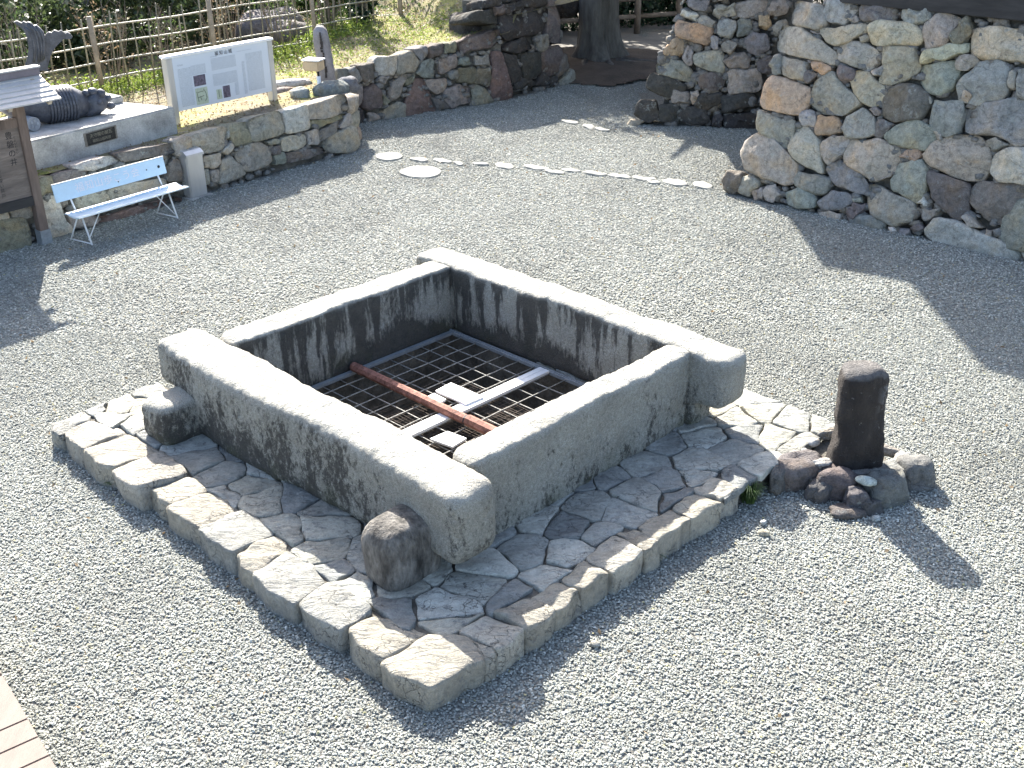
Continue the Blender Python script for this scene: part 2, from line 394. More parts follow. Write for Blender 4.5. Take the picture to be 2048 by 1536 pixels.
# ================================================================== GROUND
plat_loc = [(-.82, -1.27), (4.27, -1.25), (4.32, 2.45), (4.27, 3.45), (3.35, 3.55), (3.25, 3.0), (-.1, 3.05), (-.25, -.2), (-.82, -.2)]
plat = [L(a, b) for a, b in plat_loc]
hole = [L(.31, .02), L(3.05, .02), L(3.05, 2.59), L(.31, 2.59)]
E_ = 260
outer = [Vector((-E_, -E_, 0)), Vector((E_, -E_, 0)), Vector((E_, E_, 0)), Vector((-E_, E_, 0))]
tris = geometry.tessellate_polygon([outer, hole])
setp(mk('gravel_ground', outer+hole, [tuple(t) for t in tris], GBED, origin=Vector((0, 0, 0))), kind='structure')
W1 = [Vector((-9.6, 10.45, 0)), Vector((-2.42, 19.0, 0))]
W2 = [Vector((-2.9, 20.66, 0)), Vector((.16, 22.6, 0))]
W3 = [Vector((.14, 22.72, 0)), Vector((1.42, 24.16, 0))]
TW = [Vector((3.17, 16.2, 0)), Vector((8.6, 11.05, 0))]
T2 = [Vector((2.2, 20.38, 0)), Vector((4.6, 19.93, 0))]
rockbase = [G(1560, 935), G(1580, 985), G(1690, 1020), G(1800, 1010), G(1850, 975), G(1840, 900), G(1760, 880), G(1640, 860)]
soil_mound = [G(1140, 165), G(1190, 180), G(1225, 178), G(1262, 160), G(1300, 150), G(1320, 120), G(1300, 30), G(1080, 30)]
gravel_area = [Vector((-9.6, 10.45)), W1[1], W2[0], W2[1], W3[1], G(1225, 178), G(1290, 158), G(1300, 140), T2[0], Vector((4.3, 20)), Vector((3.9, 17)), TW[0], TW[1], Vector((8, 7)), Vector((4, 3.6)), Vector((-4, 3.6)), Vector((-9, 9))]
def scatter_cells(y0, y1, x0, x1, s=.2):
    V = []; F = []; idx = {}
    def vid(i, j):
        if (i, j) not in idx: idx[(i, j)] = len(V); V.append((x0+i*s, y0+j*s, .0))
        return idx[(i, j)]
    for i in range(int((x1-x0)/s)):
        for j in range(int((y1-y0)/s)):
            cx, cy = x0+(i+.5)*s, y0+(j+.5)*s
            if abs(cx) > cy*.52+1.6: continue
            if not pip(cx, cy, gravel_area): continue
            ap = [(cx+dx, cy+dy) for dx in (-.08, .08) for dy in (-.08, .08)]
            if all(pip(x, y, plat) for x, y in ap): continue
            F.append((vid(i, j), vid(i+1, j), vid(i+1, j+1), vid(i, j+1)))
    return V, F
def gn_scatter(name, V, F, density, smin, smax, mat, seed, flat=(1.0, .74, .42), tilt=.35, sub=1, zoff=.0, label=None, cat=None):
    me = bpy.data.meshes.new(name); me.from_pydata(V, [], F); me.materials.append(mat)
    o = link(bpy.data.objects.new(name, me)); setp(o, label, cat, kind='stuff')
    ng = bpy.data.node_groups.new(name+'_nodes', 'GeometryNodeTree')
    ng.interface.new_socket('Geometry', in_out='INPUT', socket_type='NodeSocketGeometry'); ng.interface.new_socket('Geometry', in_out='OUTPUT', socket_type='NodeSocketGeometry')
    N = ng.nodes; K = ng.links
    gi = N.new('NodeGroupInput'); go = N.new('NodeGroupOutput')
    dp = N.new('GeometryNodeDistributePointsOnFaces'); dp.inputs['Density'].default_value = density; dp.inputs['Seed'].default_value = seed
    K.new(gi.outputs[0], dp.inputs['Mesh'])
    join = N.new('GeometryNodeGeometryToInstance')
    for k in range(6):
        ico = N.new('GeometryNodeMeshIcoSphere'); ico.inputs['Radius'].default_value = 1.0; ico.inputs['Subdivisions'].default_value = sub
        sp = N.new('GeometryNodeSetPosition'); K.new(ico.outputs['Mesh'], sp.inputs['Geometry'])
        nt = N.new('ShaderNodeTexNoise'); nt.noise_dimensions = '4D'; nt.inputs['Scale'].default_value = .9; nt.inputs['W'].default_value = k*7.3+seed
        vm = N.new('ShaderNodeVectorMath'); vm.operation = 'SUBTRACT'; K.new(nt.outputs['Color'], vm.inputs[0]); vm.inputs[1].default_value = (.5, .5, .5)
        v2 = N.new('ShaderNodeVectorMath'); v2.operation = 'SCALE'; K.new(vm.outputs[0], v2.inputs[0]); v2.inputs['Scale'].default_value = 2.0
        K.new(v2.outputs[0], sp.inputs['Offset'])
        tr = N.new('GeometryNodeTransform'); tr.inputs['Scale'].default_value = (flat[0], flat[1]*(.8+.07*k), flat[2]*(.85+.06*k)); K.new(sp.outputs[0], tr.inputs['Geometry'])
        sm = N.new('GeometryNodeSetMaterial'); sm.inputs['Material'].default_value = mat; K.new(tr.outputs[0], sm.inputs['Geometry'])
        K.new(sm.outputs[0], join.inputs[0])
    ip = N.new('GeometryNodeInstanceOnPoints'); K.new(dp.outputs['Points'], ip.inputs['Points']); K.new(join.outputs[0], ip.inputs['Instance']); ip.inputs['Pick Instance'].default_value = True
    rr = N.new('FunctionNodeRandomValue'); rr.data_type = 'FLOAT_VECTOR'; rr.inputs[0].default_value = (-tilt, -tilt, 0); rr.inputs[1].default_value = (tilt, tilt, 6.283); rr.inputs['Seed'].default_value = seed+1
    er = N.new('FunctionNodeEulerToRotation'); K.new(rr.outputs[0], er.inputs[0]); K.new(er.outputs[0], ip.inputs['Rotation'])
    rs = N.new('FunctionNodeRandomValue'); rs.data_type = 'FLOAT'; rs.inputs[2].default_value = smin; rs.inputs[3].default_value = smax; rs.inputs['Seed'].default_value = seed+2
    K.new(rs.outputs[1], ip.inputs['Scale'])
    ri = N.new('FunctionNodeRandomValue'); ri.data_type = 'INT'; ri.inputs[4].default_value = 0; ri.inputs[5].default_value = 5; ri.inputs['Seed'].default_value = seed+3
    K.new(ri.outputs[2], ip.inputs['Instance Index'])
    pr = N.new('FunctionNodeRandomValue'); pr.data_type = 'FLOAT_VECTOR'; pr.inputs[0].default_value = (0, 0, zoff-.002); pr.inputs[1].default_value = (0, 0, zoff+.012); pr.inputs['Seed'].default_value = seed+4
    sp2 = N.new('GeometryNodeSetPosition'); K.new(ip.outputs[0], sp2.inputs['Geometry']); K.new(pr.outputs[0], sp2.inputs['Offset'])
    K.new(sp2.outputs[0], go.inputs[0])
    md = o.modifiers.new('scatter', 'NODES'); md.node_group = ng
    return o
GRAV = 1.0
V, F = scatter_cells(3.6, 11.4, -9, 9); gn_scatter('gravel', V, F, 4600*GRAV, .0060, .0130, PEB, 3, label='loose grey gravel covering the near yard around the well', cat='gravel')
V, F = scatter_cells(11.4, 24.6, -9.6, 9); gn_scatter('gravel', V, F, 2300*GRAV, .009, .0165, PEB, 11, label='loose grey gravel covering the far yard up to the walls', cat='gravel')
# ================================================================== WELL: shaft, platform, curb, grate
mb = MB()
hb = [L(.31, .02), L(3.05, .02), L(3.05, 2.59), L(.31, 2.59)]
for i in range(4):
    p, q = hb[i], hb[(i+1) % 4]
    mb.add([p+Vector((0, 0, .17)), q+Vector((0, 0, .17)), q-Vector((0, 0, 4)), p-Vector((0, 0, 4))], [(0, 1, 2, 3)])
mb.add([p-Vector((0, 0, 4)) for p in hb], [(0, 1, 2, 3)])
setp(mb.build('well_shaft', RUBBLE, origin=L(1.7, 1.3, 0)), kind='structure')
pf = thing('paved_platform', L(1.7, 1.2, 0), 'low raised platform of pale irregular paving stones under the square stone well', 'platform')
tris = geometry.tessellate_polygon([plat, hole]); n0 = len(plat)
pm_ = sum(plat, Vector())/len(plat); shr = [p+(pm_-p).normalized()*.09 for p in plat]
top = [p+Vector((0, 0, .172)) for p in shr+hole]; F = [tuple(t) for t in tris]
botv = [p+Vector((0, 0, -.02)) for p in shr]; base = len(top)
pl_in = [L(a*.985+.03, b*.985+.02) for a, b in plat_loc]
for i in range(n0): F.append((i, (i+1) % n0, base+(i+1) % n0, base+i))
mk('mortar_bed', top+botv, F, MORTAR, pf)
ZP = .2
def to_loc(p): d = p-LO; return (d.dot(LA), d.dot(LB))
FLATP = lambda d: [(1.0, -d), (1.0, -.010), (.993, -.001), (.96, .003), (.7, .004), (.35, .004)]
PALC = [(.38, .37, .31), (.44, .43, .37), (.31, .305, .265), (.26, .26, .235), (.39, .37, .30), (.35, .35, .31), (.21, .215, .20)]
def jag(pts, amp):
    r = []; n = len(pts)
    for i in range(n):
        a, b = pts[i], pts[(i+1) % n]; e = b-a; l = e.length; r.append(a)
        k = 0 if l < .09 else (1 if l < .22 else 2)
        for j in range(k):
            t = (j+1)/(k+1)+rnd.uniform(-.1, .1); pn = Vector((-e.y, e.x, 0) if len(a) == 3 else (-e.y, e.x))/max(l, 1e-6)
            r.append(a+e*t+pn*rnd.uniform(-amp, amp)*min(1, l/.2))
    return r
def flag(pts, z, d=.05, edge=False):
    c = rnd.choice(PALC); k = rnd.uniform(.85, 1.12); c = tuple(x*k for x in c)
    if edge: c = rnd.choice([(.34, .31, .245), (.30, .275, .22), (.38, .35, .285), (.32, .295, .245), (.26, .255, .225), (.33, .285, .22)])
    tx, ty = (rnd.uniform(-.025, .025), rnd.uniform(-.025, .025)) if not edge else (rnd.uniform(-.06, .06), rnd.uniform(-.06, .06))
    n = Vector((tx, ty, 1)); dz = rnd.uniform(-.007, .007) if not edge else rnd.uniform(-.015, .02)
    pts = jag([Vector((p.x, p.y, 0)) for p in pts], .016 if not edge else .014)
    P3 = [Vector((p.x, p.y, z+dz)) for p in pts]
    if edge:
        pr = [(.99, -.23), (1.005, -.12), (1.0, -.03), (.982, -.004), (.94, .003), (.8, .006), (.55, .007), (.3, .007)]
        return stone('edge_stone', pf, P3, n, .23, .012, FLAG, c, K=48, gap=.006, rough=.013, q=.13, it=1, prof=pr, facets=4, fs=.45)
    return stone('paving_stone', pf, P3, n, d, .004, FLAG, c, K=36, gap=.006, rough=.010, q=.11, it=1, prof=FLATP(d))
# edge stones: joints read along the platform's two front edges
jl = [(85, 845), (118, 866), (163, 900), (232, 937), (287, 981), (332, 1012), (405, 1050), (476, 1106), (526, 1137), (612, 1198), (697, 1256), (781, 1309)]
ja = [to_loc(G(x, y, ZP))[0] for x, y in jl]; ja[0] = -.84
ins = []; prev = (-.84, -.93)
for i in range(len(ja)-1):
    a0, a1 = ja[i], ja[i+1]; i1 = (a1+rnd.uniform(-.07, .07), -1.27+rnd.uniform(.24, .46))
    o0, o1 = -1.27+rnd.uniform(-.05, .04), -1.27+rnd.uniform(-.05, .04)
    flag([L(a0, o0), L((a0+a1)/2, (o0+o1)/2-.035), L(a1, o1), L(*i1), L((a0+a1)/2, (prev[1]+i1[1])/2+.03), L(*prev)], ZP, edge=True)
    ins.append(prev); prev = i1
ins.append(prev)
a_l = ja[-1]
flag([L(a_l, -1.29), L(4.0, -1.31), L(4.24, -1.24), L(4.30, -.80), L(4.05, -.72), L(3.9, -.86), L(*prev)], ZP+.004, edge=True)
jr = [(953, 1337), (1000, 1306), (1058, 1265), (1112, 1219), (1175, 1187), (1230, 1150), (1291, 1105), (1330, 1090), (1389, 1042), (1437, 1001), (1482, 979)]
jb = [to_loc(G(x, y, ZP))[1] for x, y in jr]; jb[0] = -.80
prev = (4.03, -.72); ins2 = [prev]
for i in range(len(jb)-1):
    b0, b1 = jb[i], jb[i+1]; i1 = (4.27-rnd.uniform(.2, .34), b1+rnd.uniform(-.04, .04)); o0, o1 = 4.28+rnd.uniform(-.02, .025), 4.28+rnd.uniform(-.02, .025)
    flag([L(o0, b0), L((o0+o1)/2+.01, (b0+b1)/2), L(o1, b1), L(*i1), L(*prev)], ZP, edge=True)
    prev = i1; ins2.append(i1)
# interior crazy paving
inner_poly = [Vector(p) for p in ([(-.84, -.93)]+ins[1:]+[(3.9, -.84)]+ins2+[(4.32, 2.05), (4.36, 2.45), (4.27, 3.45), (3.35, 3.55), (3.22, 2.95), (-.1, 3.05), (-.25, -.2), (-.82, -.2)])]
seeds = []; tries = 0
while tries < 8000:
    tries += 1; s = Vector((rnd.uniform(-.8, 4.35), rnd.uniform(-1.0, 3.55)))
    if not pip(s.x, s.y, inner_poly): continue
    if .22 < s.x < 3.14 and -.05 < s.y < 2.66: continue
    if all((s-q).length > rnd.uniform(.19, .38) for q in seeds): seeds.append(s)
box = [Vector((-.9, -1.3)), Vector((4.45, -1.3)), Vector((4.45, 3.6)), Vector((-.9, 3.6))]
def itp(tab, x, k):
    tab = sorted(tab, key=lambda p: p[k])
    for p, q in zip(tab, tab[1:]):
        if p[k] <= x <= q[k]: return p[1-k]+(q[1-k]-p[1-k])*(x-p[k])/max(1e-6, q[k]-p[k])
    return tab[0][1-k] if x < tab[0][k] else tab[-1][1-k]
for s, cell in zip(seeds, voronoi(seeds, box)):
    if not cell: continue
    for k in range(2):
        if not cell: break
        cx = sum(p.x for p in cell)/len(cell); bl_ = itp(ins, min(cx, 3.95), 0)-.0
        cell = clip_half(cell, Vector((0, bl_)), Vector((0, -1)))
        if len(cell) < 3: cell = None; break
        cy = sum(p.y for p in cell)/len(cell); al_ = itp(ins2, cy, 1) if cy < 2.05 else 4.30
        cell = clip_half(cell, Vector((al_, 0)), Vector((1, 0)))
        if len(cell) >= 3: cell = clip_half(cell, Vector((-.83, 0)), Vector((-1, 0)))
        if len(cell) >= 3 and s.x < -.22: cell = clip_half(cell, Vector((0, -.19)), Vector((0, 1)))
        if len(cell) >= 3 and s.y > 3.0: cell = clip_half(cell, Vector((3.3, 0)), Vector((-1, 0)))
        if len(cell) >= 3: cell = clip_half(cell, Vector((0, 3.52)), Vector((0, 1)))
        if len(cell) < 3: cell = None
    if not cell: continue
    if s.x <= .25: cell = clip_half(cell, Vector((.29, 0)), Vector((1, 0)))
    elif s.x >= 3.1: cell = clip_half(cell, Vector((3.07, 0)), Vector((-1, 0)))
    elif s.y <= 0: cell = clip_half(cell, Vector((0, .01)), Vector((0, 1)))
    elif s.y >= 2.62: cell = clip_half(cell, Vector((0, 2.61)), Vector((0, -1)))
    if len(cell) < 3 or any(.34 < p.x < 3.02 and .05 < p.y < 2.56 for p in cell): continue
    cc = sum(cell, Vector((0, 0)))/len(cell)
    if min((p-cc).length for p in cell) < .05: continue
    flag([L(p.x, p.y) for p in cell], ZP)

def beam(name, parent, alongA, a0, a1, b0, b1, z1, zbot, rad=.09, seed=0, inner_side=None, nst=220):
    """a long dressed stone beam: rounded section swept along one axis of the well's frame"""
    V = []; F = []; M = 72; sec = []
    off = Vector((seed*13.7, seed*5.1, 0))
    for i in range(nst+1):
        s = i/nst; a = a0+(a1-a0)*s; zb = zbot(a); e = min(a-a0, a1-a)
        er = .12; k = 0 if e > er else (1-math.sqrt(max(0, 1-(1-e/er)**2)))
        ins_ = k*er
        w0, w1 = b0(a)+ins_, b1(a)-ins_; zt, zl = z1-ins_*.8, zb+ins_
        cx, cz, hx, hz = (w0+w1)/2, (zt+zl)/2, (w1-w0)/2, (zt-zl)/2
        for j in range(M):
            t = 2*math.pi*(j+.5)/M; c, s_ = math.cos(t), math.sin(t)
            # rounded rectangle by ray from centre
            r = rad; px = max(-1, min(1, c/max(abs(c), abs(s_))))*hx; pz = max(-1, min(1, s_/max(abs(c), abs(s_))))*hz
            qx = max(-(hx-r), min(hx-r, px)); qz = max(-(hz-r), min(hz-r, pz)); d = Vector((px-qx, pz-qz))
            if d.length > r*1e-6 and (abs(px) > hx-r and abs(pz) > hz-r): d = d.normalized()*r; px, pz = qx+d.x, qz+d.y
            p = Vector((a, cx+px, cz+pz)); nv = noise.noise_vector(p*1.7+off)*.022+noise.noise_vector(p*6+off)*.014+noise.noise_vector(p*14+off)*.007+noise.noise_vector(p*34+off)*.005
            p += nv*(.6 if k > 0 else 1)
            V.append(L(p.x, p.y, p.z) if alongA else L(p.y, p.x, p.z))
    for i in range(nst):
        for j in range(M): F.append((i*M+j, i*M+(j+1) % M, (i+1)*M+(j+1) % M, (i+1)*M+j))
    for e_, idx in ((0, 0), (1, nst)):
        c = sum((V[idx*M+j] for j in range(M)), Vector())/M; rings = [[idx*M+j for j in range(M)]]
        for s in (.7, .4, .15):
            k0 = len(V)
            for j in range(M):
                q = c+(V[idx*M+j]-c)*s; V.append(q+noise.noise_vector(q*6+off)*.008)
            rings.append([k0+j for j in range(M)])
        for r_ in range(3):
            for j in range(M): F.append((rings[r_][j], rings[r_+1][j], rings[r_+1][(j+1) % M], rings[r_][(j+1) % M]))
        V.append(c)
        for j in range(M): F.append((rings[3][j], len(V)-1, rings[3][(j+1) % M]))
    o = mk(name, V, F, GRAN, parent, True); me = o.data
    bm = bmesh.new(); bm.from_mesh(me); bmesh.ops.recalc_face_normals(bm, faces=bm.faces[:]); bm.to_mesh(me); bm.free(); me.shade_smooth()
    me.materials.append(GRIN); cw = L(1.7, 1.3, .5)
    if inner_side is not None:
        for p in me.polygons:
            nw = p.normal; cen = Vector(p.center)+parent_world(o)
            da_ = (cen-LO).dot(LA); db_2 = (cen-LO).dot(LB)
            if nw.dot(inner_side) > .6 and abs(nw.z) < .75 and .2 < da_ < 3.1 and -.05 < db_2 < 2.7: p.material_index = 1
    return o
curb = thing('well_curb', L(1.7, 1.3, 0), 'large square well curb of four weathered granite beams with overlapping ends', 'stone well')
ss = lambda x, a, b: max(0, min(1, (x-a)/(b-a)))**2*(3-2*max(0, min(1, (x-a)/(b-a))))
botA = lambda a: .50-.34*ss(a, -.05, .30) if a < 1.5 else .19+.15*ss(a, 2.8, 3.3)
o = beam('stone_beam', curb, True, -.30, 3.64, lambda a: -.45+.045*ss(a, 1.2, 2.6)-.02*math.sin(a*2), lambda a: .02+.015*math.sin(a*3), .905, botA, .085, 1, LB)
o['label'] = 'front left granite beam overhanging two foundation stones'
botC = lambda a: .5-.34*ss(a, -.25, .08) if a < 1.5 else .19+.24*ss(a, 3.15, 3.45)
o = beam('stone_beam', curb, True, -.30, 3.70, lambda a: 2.60, lambda a: 2.97, .905, botC, .055, 2, -LB)
o['label'] = 'back right granite beam with a projecting squared end'
o = beam('stone_beam', curb, False, -.0+.02, 2.68, lambda a: .0, lambda a: .31, .895, lambda a: .17, .03, 3, LA)
o = beam('stone_beam', curb, False, .02, 2.68, lambda a: 3.05, lambda a: 3.37-.02*a, .895, lambda a: .17, .045, 4, -LA)
o['label'] = 'front right granite beam with pitted dark stained face'
# foundation stones
boulder('foundation_stone', None, L(.19, -.52, .36), (.20, .29, .205), GRAN, None, .028, 4, 5, .16, -math.pi/4)
setp(bpy.data.objects['foundation_stone'], 'squared mossy foundation stone under the left end of the front left beam', 'foundation stone', 'foundation stones carrying the well beams')
boulder('foundation_stone', None, L(3.17, -.53, .375), (.195, .26, .27), DARKSTONE, None, .022, 4, 4.2, .16, -math.pi/4)
setp(bpy.data.objects['foundation_stone.001'], 'dark round topped foundation stone under the lower end of the front left beam', 'foundation stone', 'foundation stones carrying the well beams')
boulder('foundation_stone', None, L(3.24, 2.74, .27), (.15, .15, .15), GRAN, None, .05, 4, 4, .16, -math.pi/4)
setp(bpy.data.objects['foundation_stone.002'], 'low foundation stone tucked under the squared end of the back right beam', 'foundation stone', 'foundation stones carrying the well beams')
# grate
gr = thing('well_grate', L(1.7, 1.3, .2), 'steel rod grate with galvanised frame covering the dark well mouth', 'grate')
a0, a1, b0, b1 = .33, 3.04, .04, 2.57
for (p, q) in (((a0, b1-.03), (a1, b1-.03)), ((a0, b0+.03), (a1, b0+.03))):
    m = MB(); m.bar(L(*p, .2), L(*q, .2), .055, .03); m.bar(L(p[0], p[1]-.004, .222), L(q[0], q[1]-.004, .222), .02, .014); m.build('frame_rail', ZINC, gr)
for a in (a0+.025, a1-.025):
    m = MB(); m.bar(L(a, b0+.06, .2), L(a, b1-.06, .2), .05, .03); m.build('frame_rail', ZINC, gr)
pb = to_loc(G(712, 742, .24))[1]*.5+to_loc(G(972, 860, .24))[1]*.5
wa = to_loc(G(805, 866, .22))[0]*.5+to_loc(G(1095, 742, .22))[0]*.5
m = MB(); m.bar(L(wa-.033, b0+.06, .218), L(wa-.033, b1-.06, .218), .06, .026); m.build('cross_rail', WHITEP, gr)
m = MB(); m.bar(L(wa+.033, b0+.06, .218), L(wa+.033, b1-.06, .218), .06, .026); m.build('cross_rail', WHITEP, gr)
def wob(p, q, n=14, amp=.003):
    return [Vector(p).lerp(Vector(q), i/n)+Vector((0, 0, rnd.uniform(-amp, amp))) for i in range(n+1)]
a = a0+.20
while a < a1-.1:
    m = MB(); m.tube(wob(L(a, b0+.05, .200), L(a, b1-.05, .200)), .0055, 6); m.build('rod', ROD, gr, True); a += .205
b = b0+.2
while b < b1-.1:
    m = MB(); m.tube(wob(L(a0+.05, b, .188), L(a1-.05, b, .188)), .0055, 6); m.build('rod', ROD, gr, True); b += .205
m = MB()
for k in range(56):
    a = a0+.7+k*.04
    if a > a1-.04: break
    m.tube(wob(L(a, b0+.1, .150), L(a+rnd.uniform(-.02, .02), 1.9, .150), 5, .012), .0016, 3, False)
for k in range(58):
    b = b0+.1+k*.04
    if b > 1.9: break
    m.tube(wob(L(a0+.9, b, .152), L(a1-.05, b+rnd.uniform(-.02, .02), .152), 6, .012), .0016, 3, False)
setp(m.build('wire_netting', m_simple('rusty_wire', (.16, .12, .09), .7), gr), kind='stuff')
rp = thing('red_pipe', L(1.7, pb, .24), 'rusty red two piece pole lying across the well grate', 'pole')
m = MB(); m.tube([L(.36, pb, .262), L(1.95, pb, .262)], .047, 8); m.build('pipe_section', RUST, rp)
m = MB(); m.tube([L(1.97, pb, .268), L(3.03, pb, .268)], .054, 8); m.build('pipe_section', RUST, rp)
m = MB(); m.tube([L(1.948, pb, .265), L(1.972, pb, .265)], .050, 8); m.build('coupling', BLACK, rp)
def board_on_grate(pix, z, label, th=.02):
    P = [G(x, y, z) for x, y in pix]; n = len(P)
    V = P+[p-Vector((0, 0, th)) for p in P]; F = [tuple(range(n))]+[tuple(range(n, 2*n))[::-1]]+[(i, n+i, n+(i+1) % n, (i+1) % n) for i in range(n)]
    setp(mk('white_board', V, F, WHITEP), label, 'board', 'white boards lying on the well grate')
board_on_grate([(902, 765), (967, 793), (932, 808), (871, 781)], .25, 'largest white board lying flat in the middle of the well grate')
board_on_grate([(868, 786), (892, 798), (875, 808), (846, 797)], .235, 'small white board half tucked beside the red pole')
board_on_grate([(895, 862), (933, 876), (905, 893), (860, 877)], .235, 'white board at the front corner of the grate by the front beams')
# ================================================================== STONE MARKER POST AND ROCK BASE
rb = thing('rock_base', G(1700, 960, 0), 'small ring of dark rough rocks packed round the foot of the black stone post', 'rocks')
bc = [G(1570, 925, .15), G(1600, 960, .15), G(1690, 985, .15), G(1770, 975, .15), G(1815, 935, .15), G(1790, 905, .15), G(1740, 885, .15), G(1640, 855, .15)]
bcc = sum(bc, Vector())/8; bc = [bcc+(p-bcc)*.8-Vector((0, 0, .03)) for p in bc]; V = bc+[p-Vector((0, 0, .2)) for p in bc]; F = [tuple(range(8))]+[(i, (i+1) % 8, 8+(i+1) % 8, 8+i) for i in range(8)]
mk('packed_grit', V, F, MORTAR, rb)
def rk(px, py, r, col, zc, rot=0, rough=.17, p=4.2, name='rock'): c = G(px, py, zc); lum = sum(col)/3; col = tuple((x*.5+lum*.5)*(1.05 if lum < .2 else .95) for x in col); boulder(name, rb, c, r, FIELD, col, rough, 3, p, -.04, rot)
rk(1598, 946, (.21, .16, .15), (.15, .12, .11), .08, .2); rk(1640, 985, (.10, .09, .10), (.11, .095, .085), .05, .6); rk(1738, 1012, (.09, .09, .08), (.10, .09, .08), .03, .2); rk(1672, 968, (.17, .15, .15), (.13, .09, .08), .08, -.4)
rk(1712, 1000, (.085, .08, .10), (.12, .10, .10), .07); rk(1768, 985, (.17, .14, .17), (.145, .15, .125), .06, .5)
rk(1832, 950, (.14, .13, .15), (.16, .15, .13), .08, .1); rk(1694, 1028, (.14, .09, .06), (.11, .095, .09), .0, .1)
rk(1648, 928, (.085, .05, .035), (.34, .33, .30), .2, .3); rk(1805, 920, (.10, .06, .05), (.36, .33, .27), .13, .9)
rk(1770, 900, (.14, .035, .04), (.30, .27, .22), .14, -.55); rk(1655, 868, (.10, .03, .04), (.28, .26, .22), .19, .3)
rk(1560, 955, (.07, .16, .12), (.13, .12, .10), .08, -.5); rk(1620, 930, (.16, .12, .05), (.27, .20, .17), .14, .1)
rk(1700, 935, (.28, .16, .03), (.20, .19, .17), .155, .1); rk(1790, 940, (.12, .12, .06), (.2, .2, .17), .12, .1)
for i, (px, py, r, c, lab) in enumerate([(1732, 962, (.085, .05, .035), (.46, .50, .45), 'pale green oval stone lying in front of the black stone post'),
        (1628, 885, (.055, .04, .035), (.42, .41, .38), 'round grey cobble lying on the paving left of the black post'),
        (1609, 902, (.03, .028, .025), (.40, .39, .36), 'smallest loose pebble on the paving left of the black post'),
        (1752, 1037, (.035, .03, .025), (.42, .43, .40), 'pale stone on the gravel just in front of the rock base'),
        (1528, 1066, (.045, .03, .025), (.43, .39, .30), 'tan loose stone on the gravel right of the platform edge'),
        (1527, 1045, (.03, .025, .02), (.40, .40, .37), 'grey loose stone on the gravel beside a tan one'),
        (1190, 1288, (.035, .03, .02), (.33, .33, .3), 'small flat loose stone on the gravel near the platform front')]):
    z = {0: .21, 1: .215, 2: .21}.get(i, .02)
    o = boulder('loose_stone', None, G(px, py, z), r, FIELD, c, .05, 3, 2.2, None, rnd.uniform(0, 3)); setp(o, lab, 'stone')
def loft_post(name, rings, mat, label, cat, M=56):
    V = []; F = []
    for (c, hx, hy, p) in rings:
        for j in range(M):
            t = 2*math.pi*j/M; x, y = math.cos(t), math.sin(t); k = (abs(x)**p+abs(y)**p)**(-1/p)
            q = Vector((c[0]+x*k*hx, c[1]+y*k*hy, c[2])); q += noise.noise_vector(q*4)*.028+noise.noise_vector(q*11)*.010+noise.noise_vector(q*30)*.004; V.append(q)
    n = len(rings)
    for i in range(n-1):
        for j in range(M): F.append((i*M+j, i*M+(j+1) % M, (i+1)*M+(j+1) % M, (i+1)*M+j))
    F.append(tuple((n-1)*M+j for j in range(M)))
    return setp(mk(name, V, F, mat, None, True), label, cat)
pb0 = G(1712, 925, .17); R_ = []
for i in range(48):
    s = i/47; z = .10+s*.93
    hx = .205-.03*s-.02*math.sin(s*3); hy = .15-.015*s
    if s > .9: k = (s-.9)/.1; hx *= math.sqrt(max(0.02, 1-k**2.5*.45)); hy *= math.sqrt(max(0.02, 1-k**2.5*.55))
    R_.append(((pb0.x-.03*s, pb0.y+.02+.02*s, z), hx*1.10, hy*1.1, 3.6))
def m_post():
    t = NT(newmat('black_lichened_stone', rough=.7)); p = t.pos(); n1 = t.noise(5, 5, .65, t.scl(p, (1, 1, .4))); n2 = t.noise(60, 3, .7)
    c = t.ramp(n1, [(.35, (.026, .022, .020)), (.6, (.055, .046, .040)), (.75, (.10, .082, .068))])
    c = t.mix(t.math('MULTIPLY', t.mr(t.noise(26, 5, .7), .64, .70), .55), c, (.28, .27, .25))
    sx = t.new('ShaderNodeSeparateXYZ'); t.l.new(p, sx.inputs[0])
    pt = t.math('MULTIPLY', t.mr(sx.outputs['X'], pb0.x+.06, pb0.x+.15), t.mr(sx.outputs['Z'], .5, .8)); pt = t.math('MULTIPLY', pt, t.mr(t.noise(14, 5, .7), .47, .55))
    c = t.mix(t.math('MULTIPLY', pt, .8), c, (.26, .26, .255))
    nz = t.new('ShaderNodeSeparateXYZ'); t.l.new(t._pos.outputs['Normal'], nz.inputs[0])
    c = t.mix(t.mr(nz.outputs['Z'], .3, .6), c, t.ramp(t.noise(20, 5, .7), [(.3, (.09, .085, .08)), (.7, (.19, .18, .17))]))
    return t.fin(c, .8, t.bump(t.math('ADD', t.math('ADD', n1, n2), t.math('MULTIPLY', t.noise(22, 6, .75), 1.2)), 1.0, .03))
loft_post('stone_post', R_, m_post(), 'black lichened upright stone post standing on a small rock base right of the well', 'stone post')
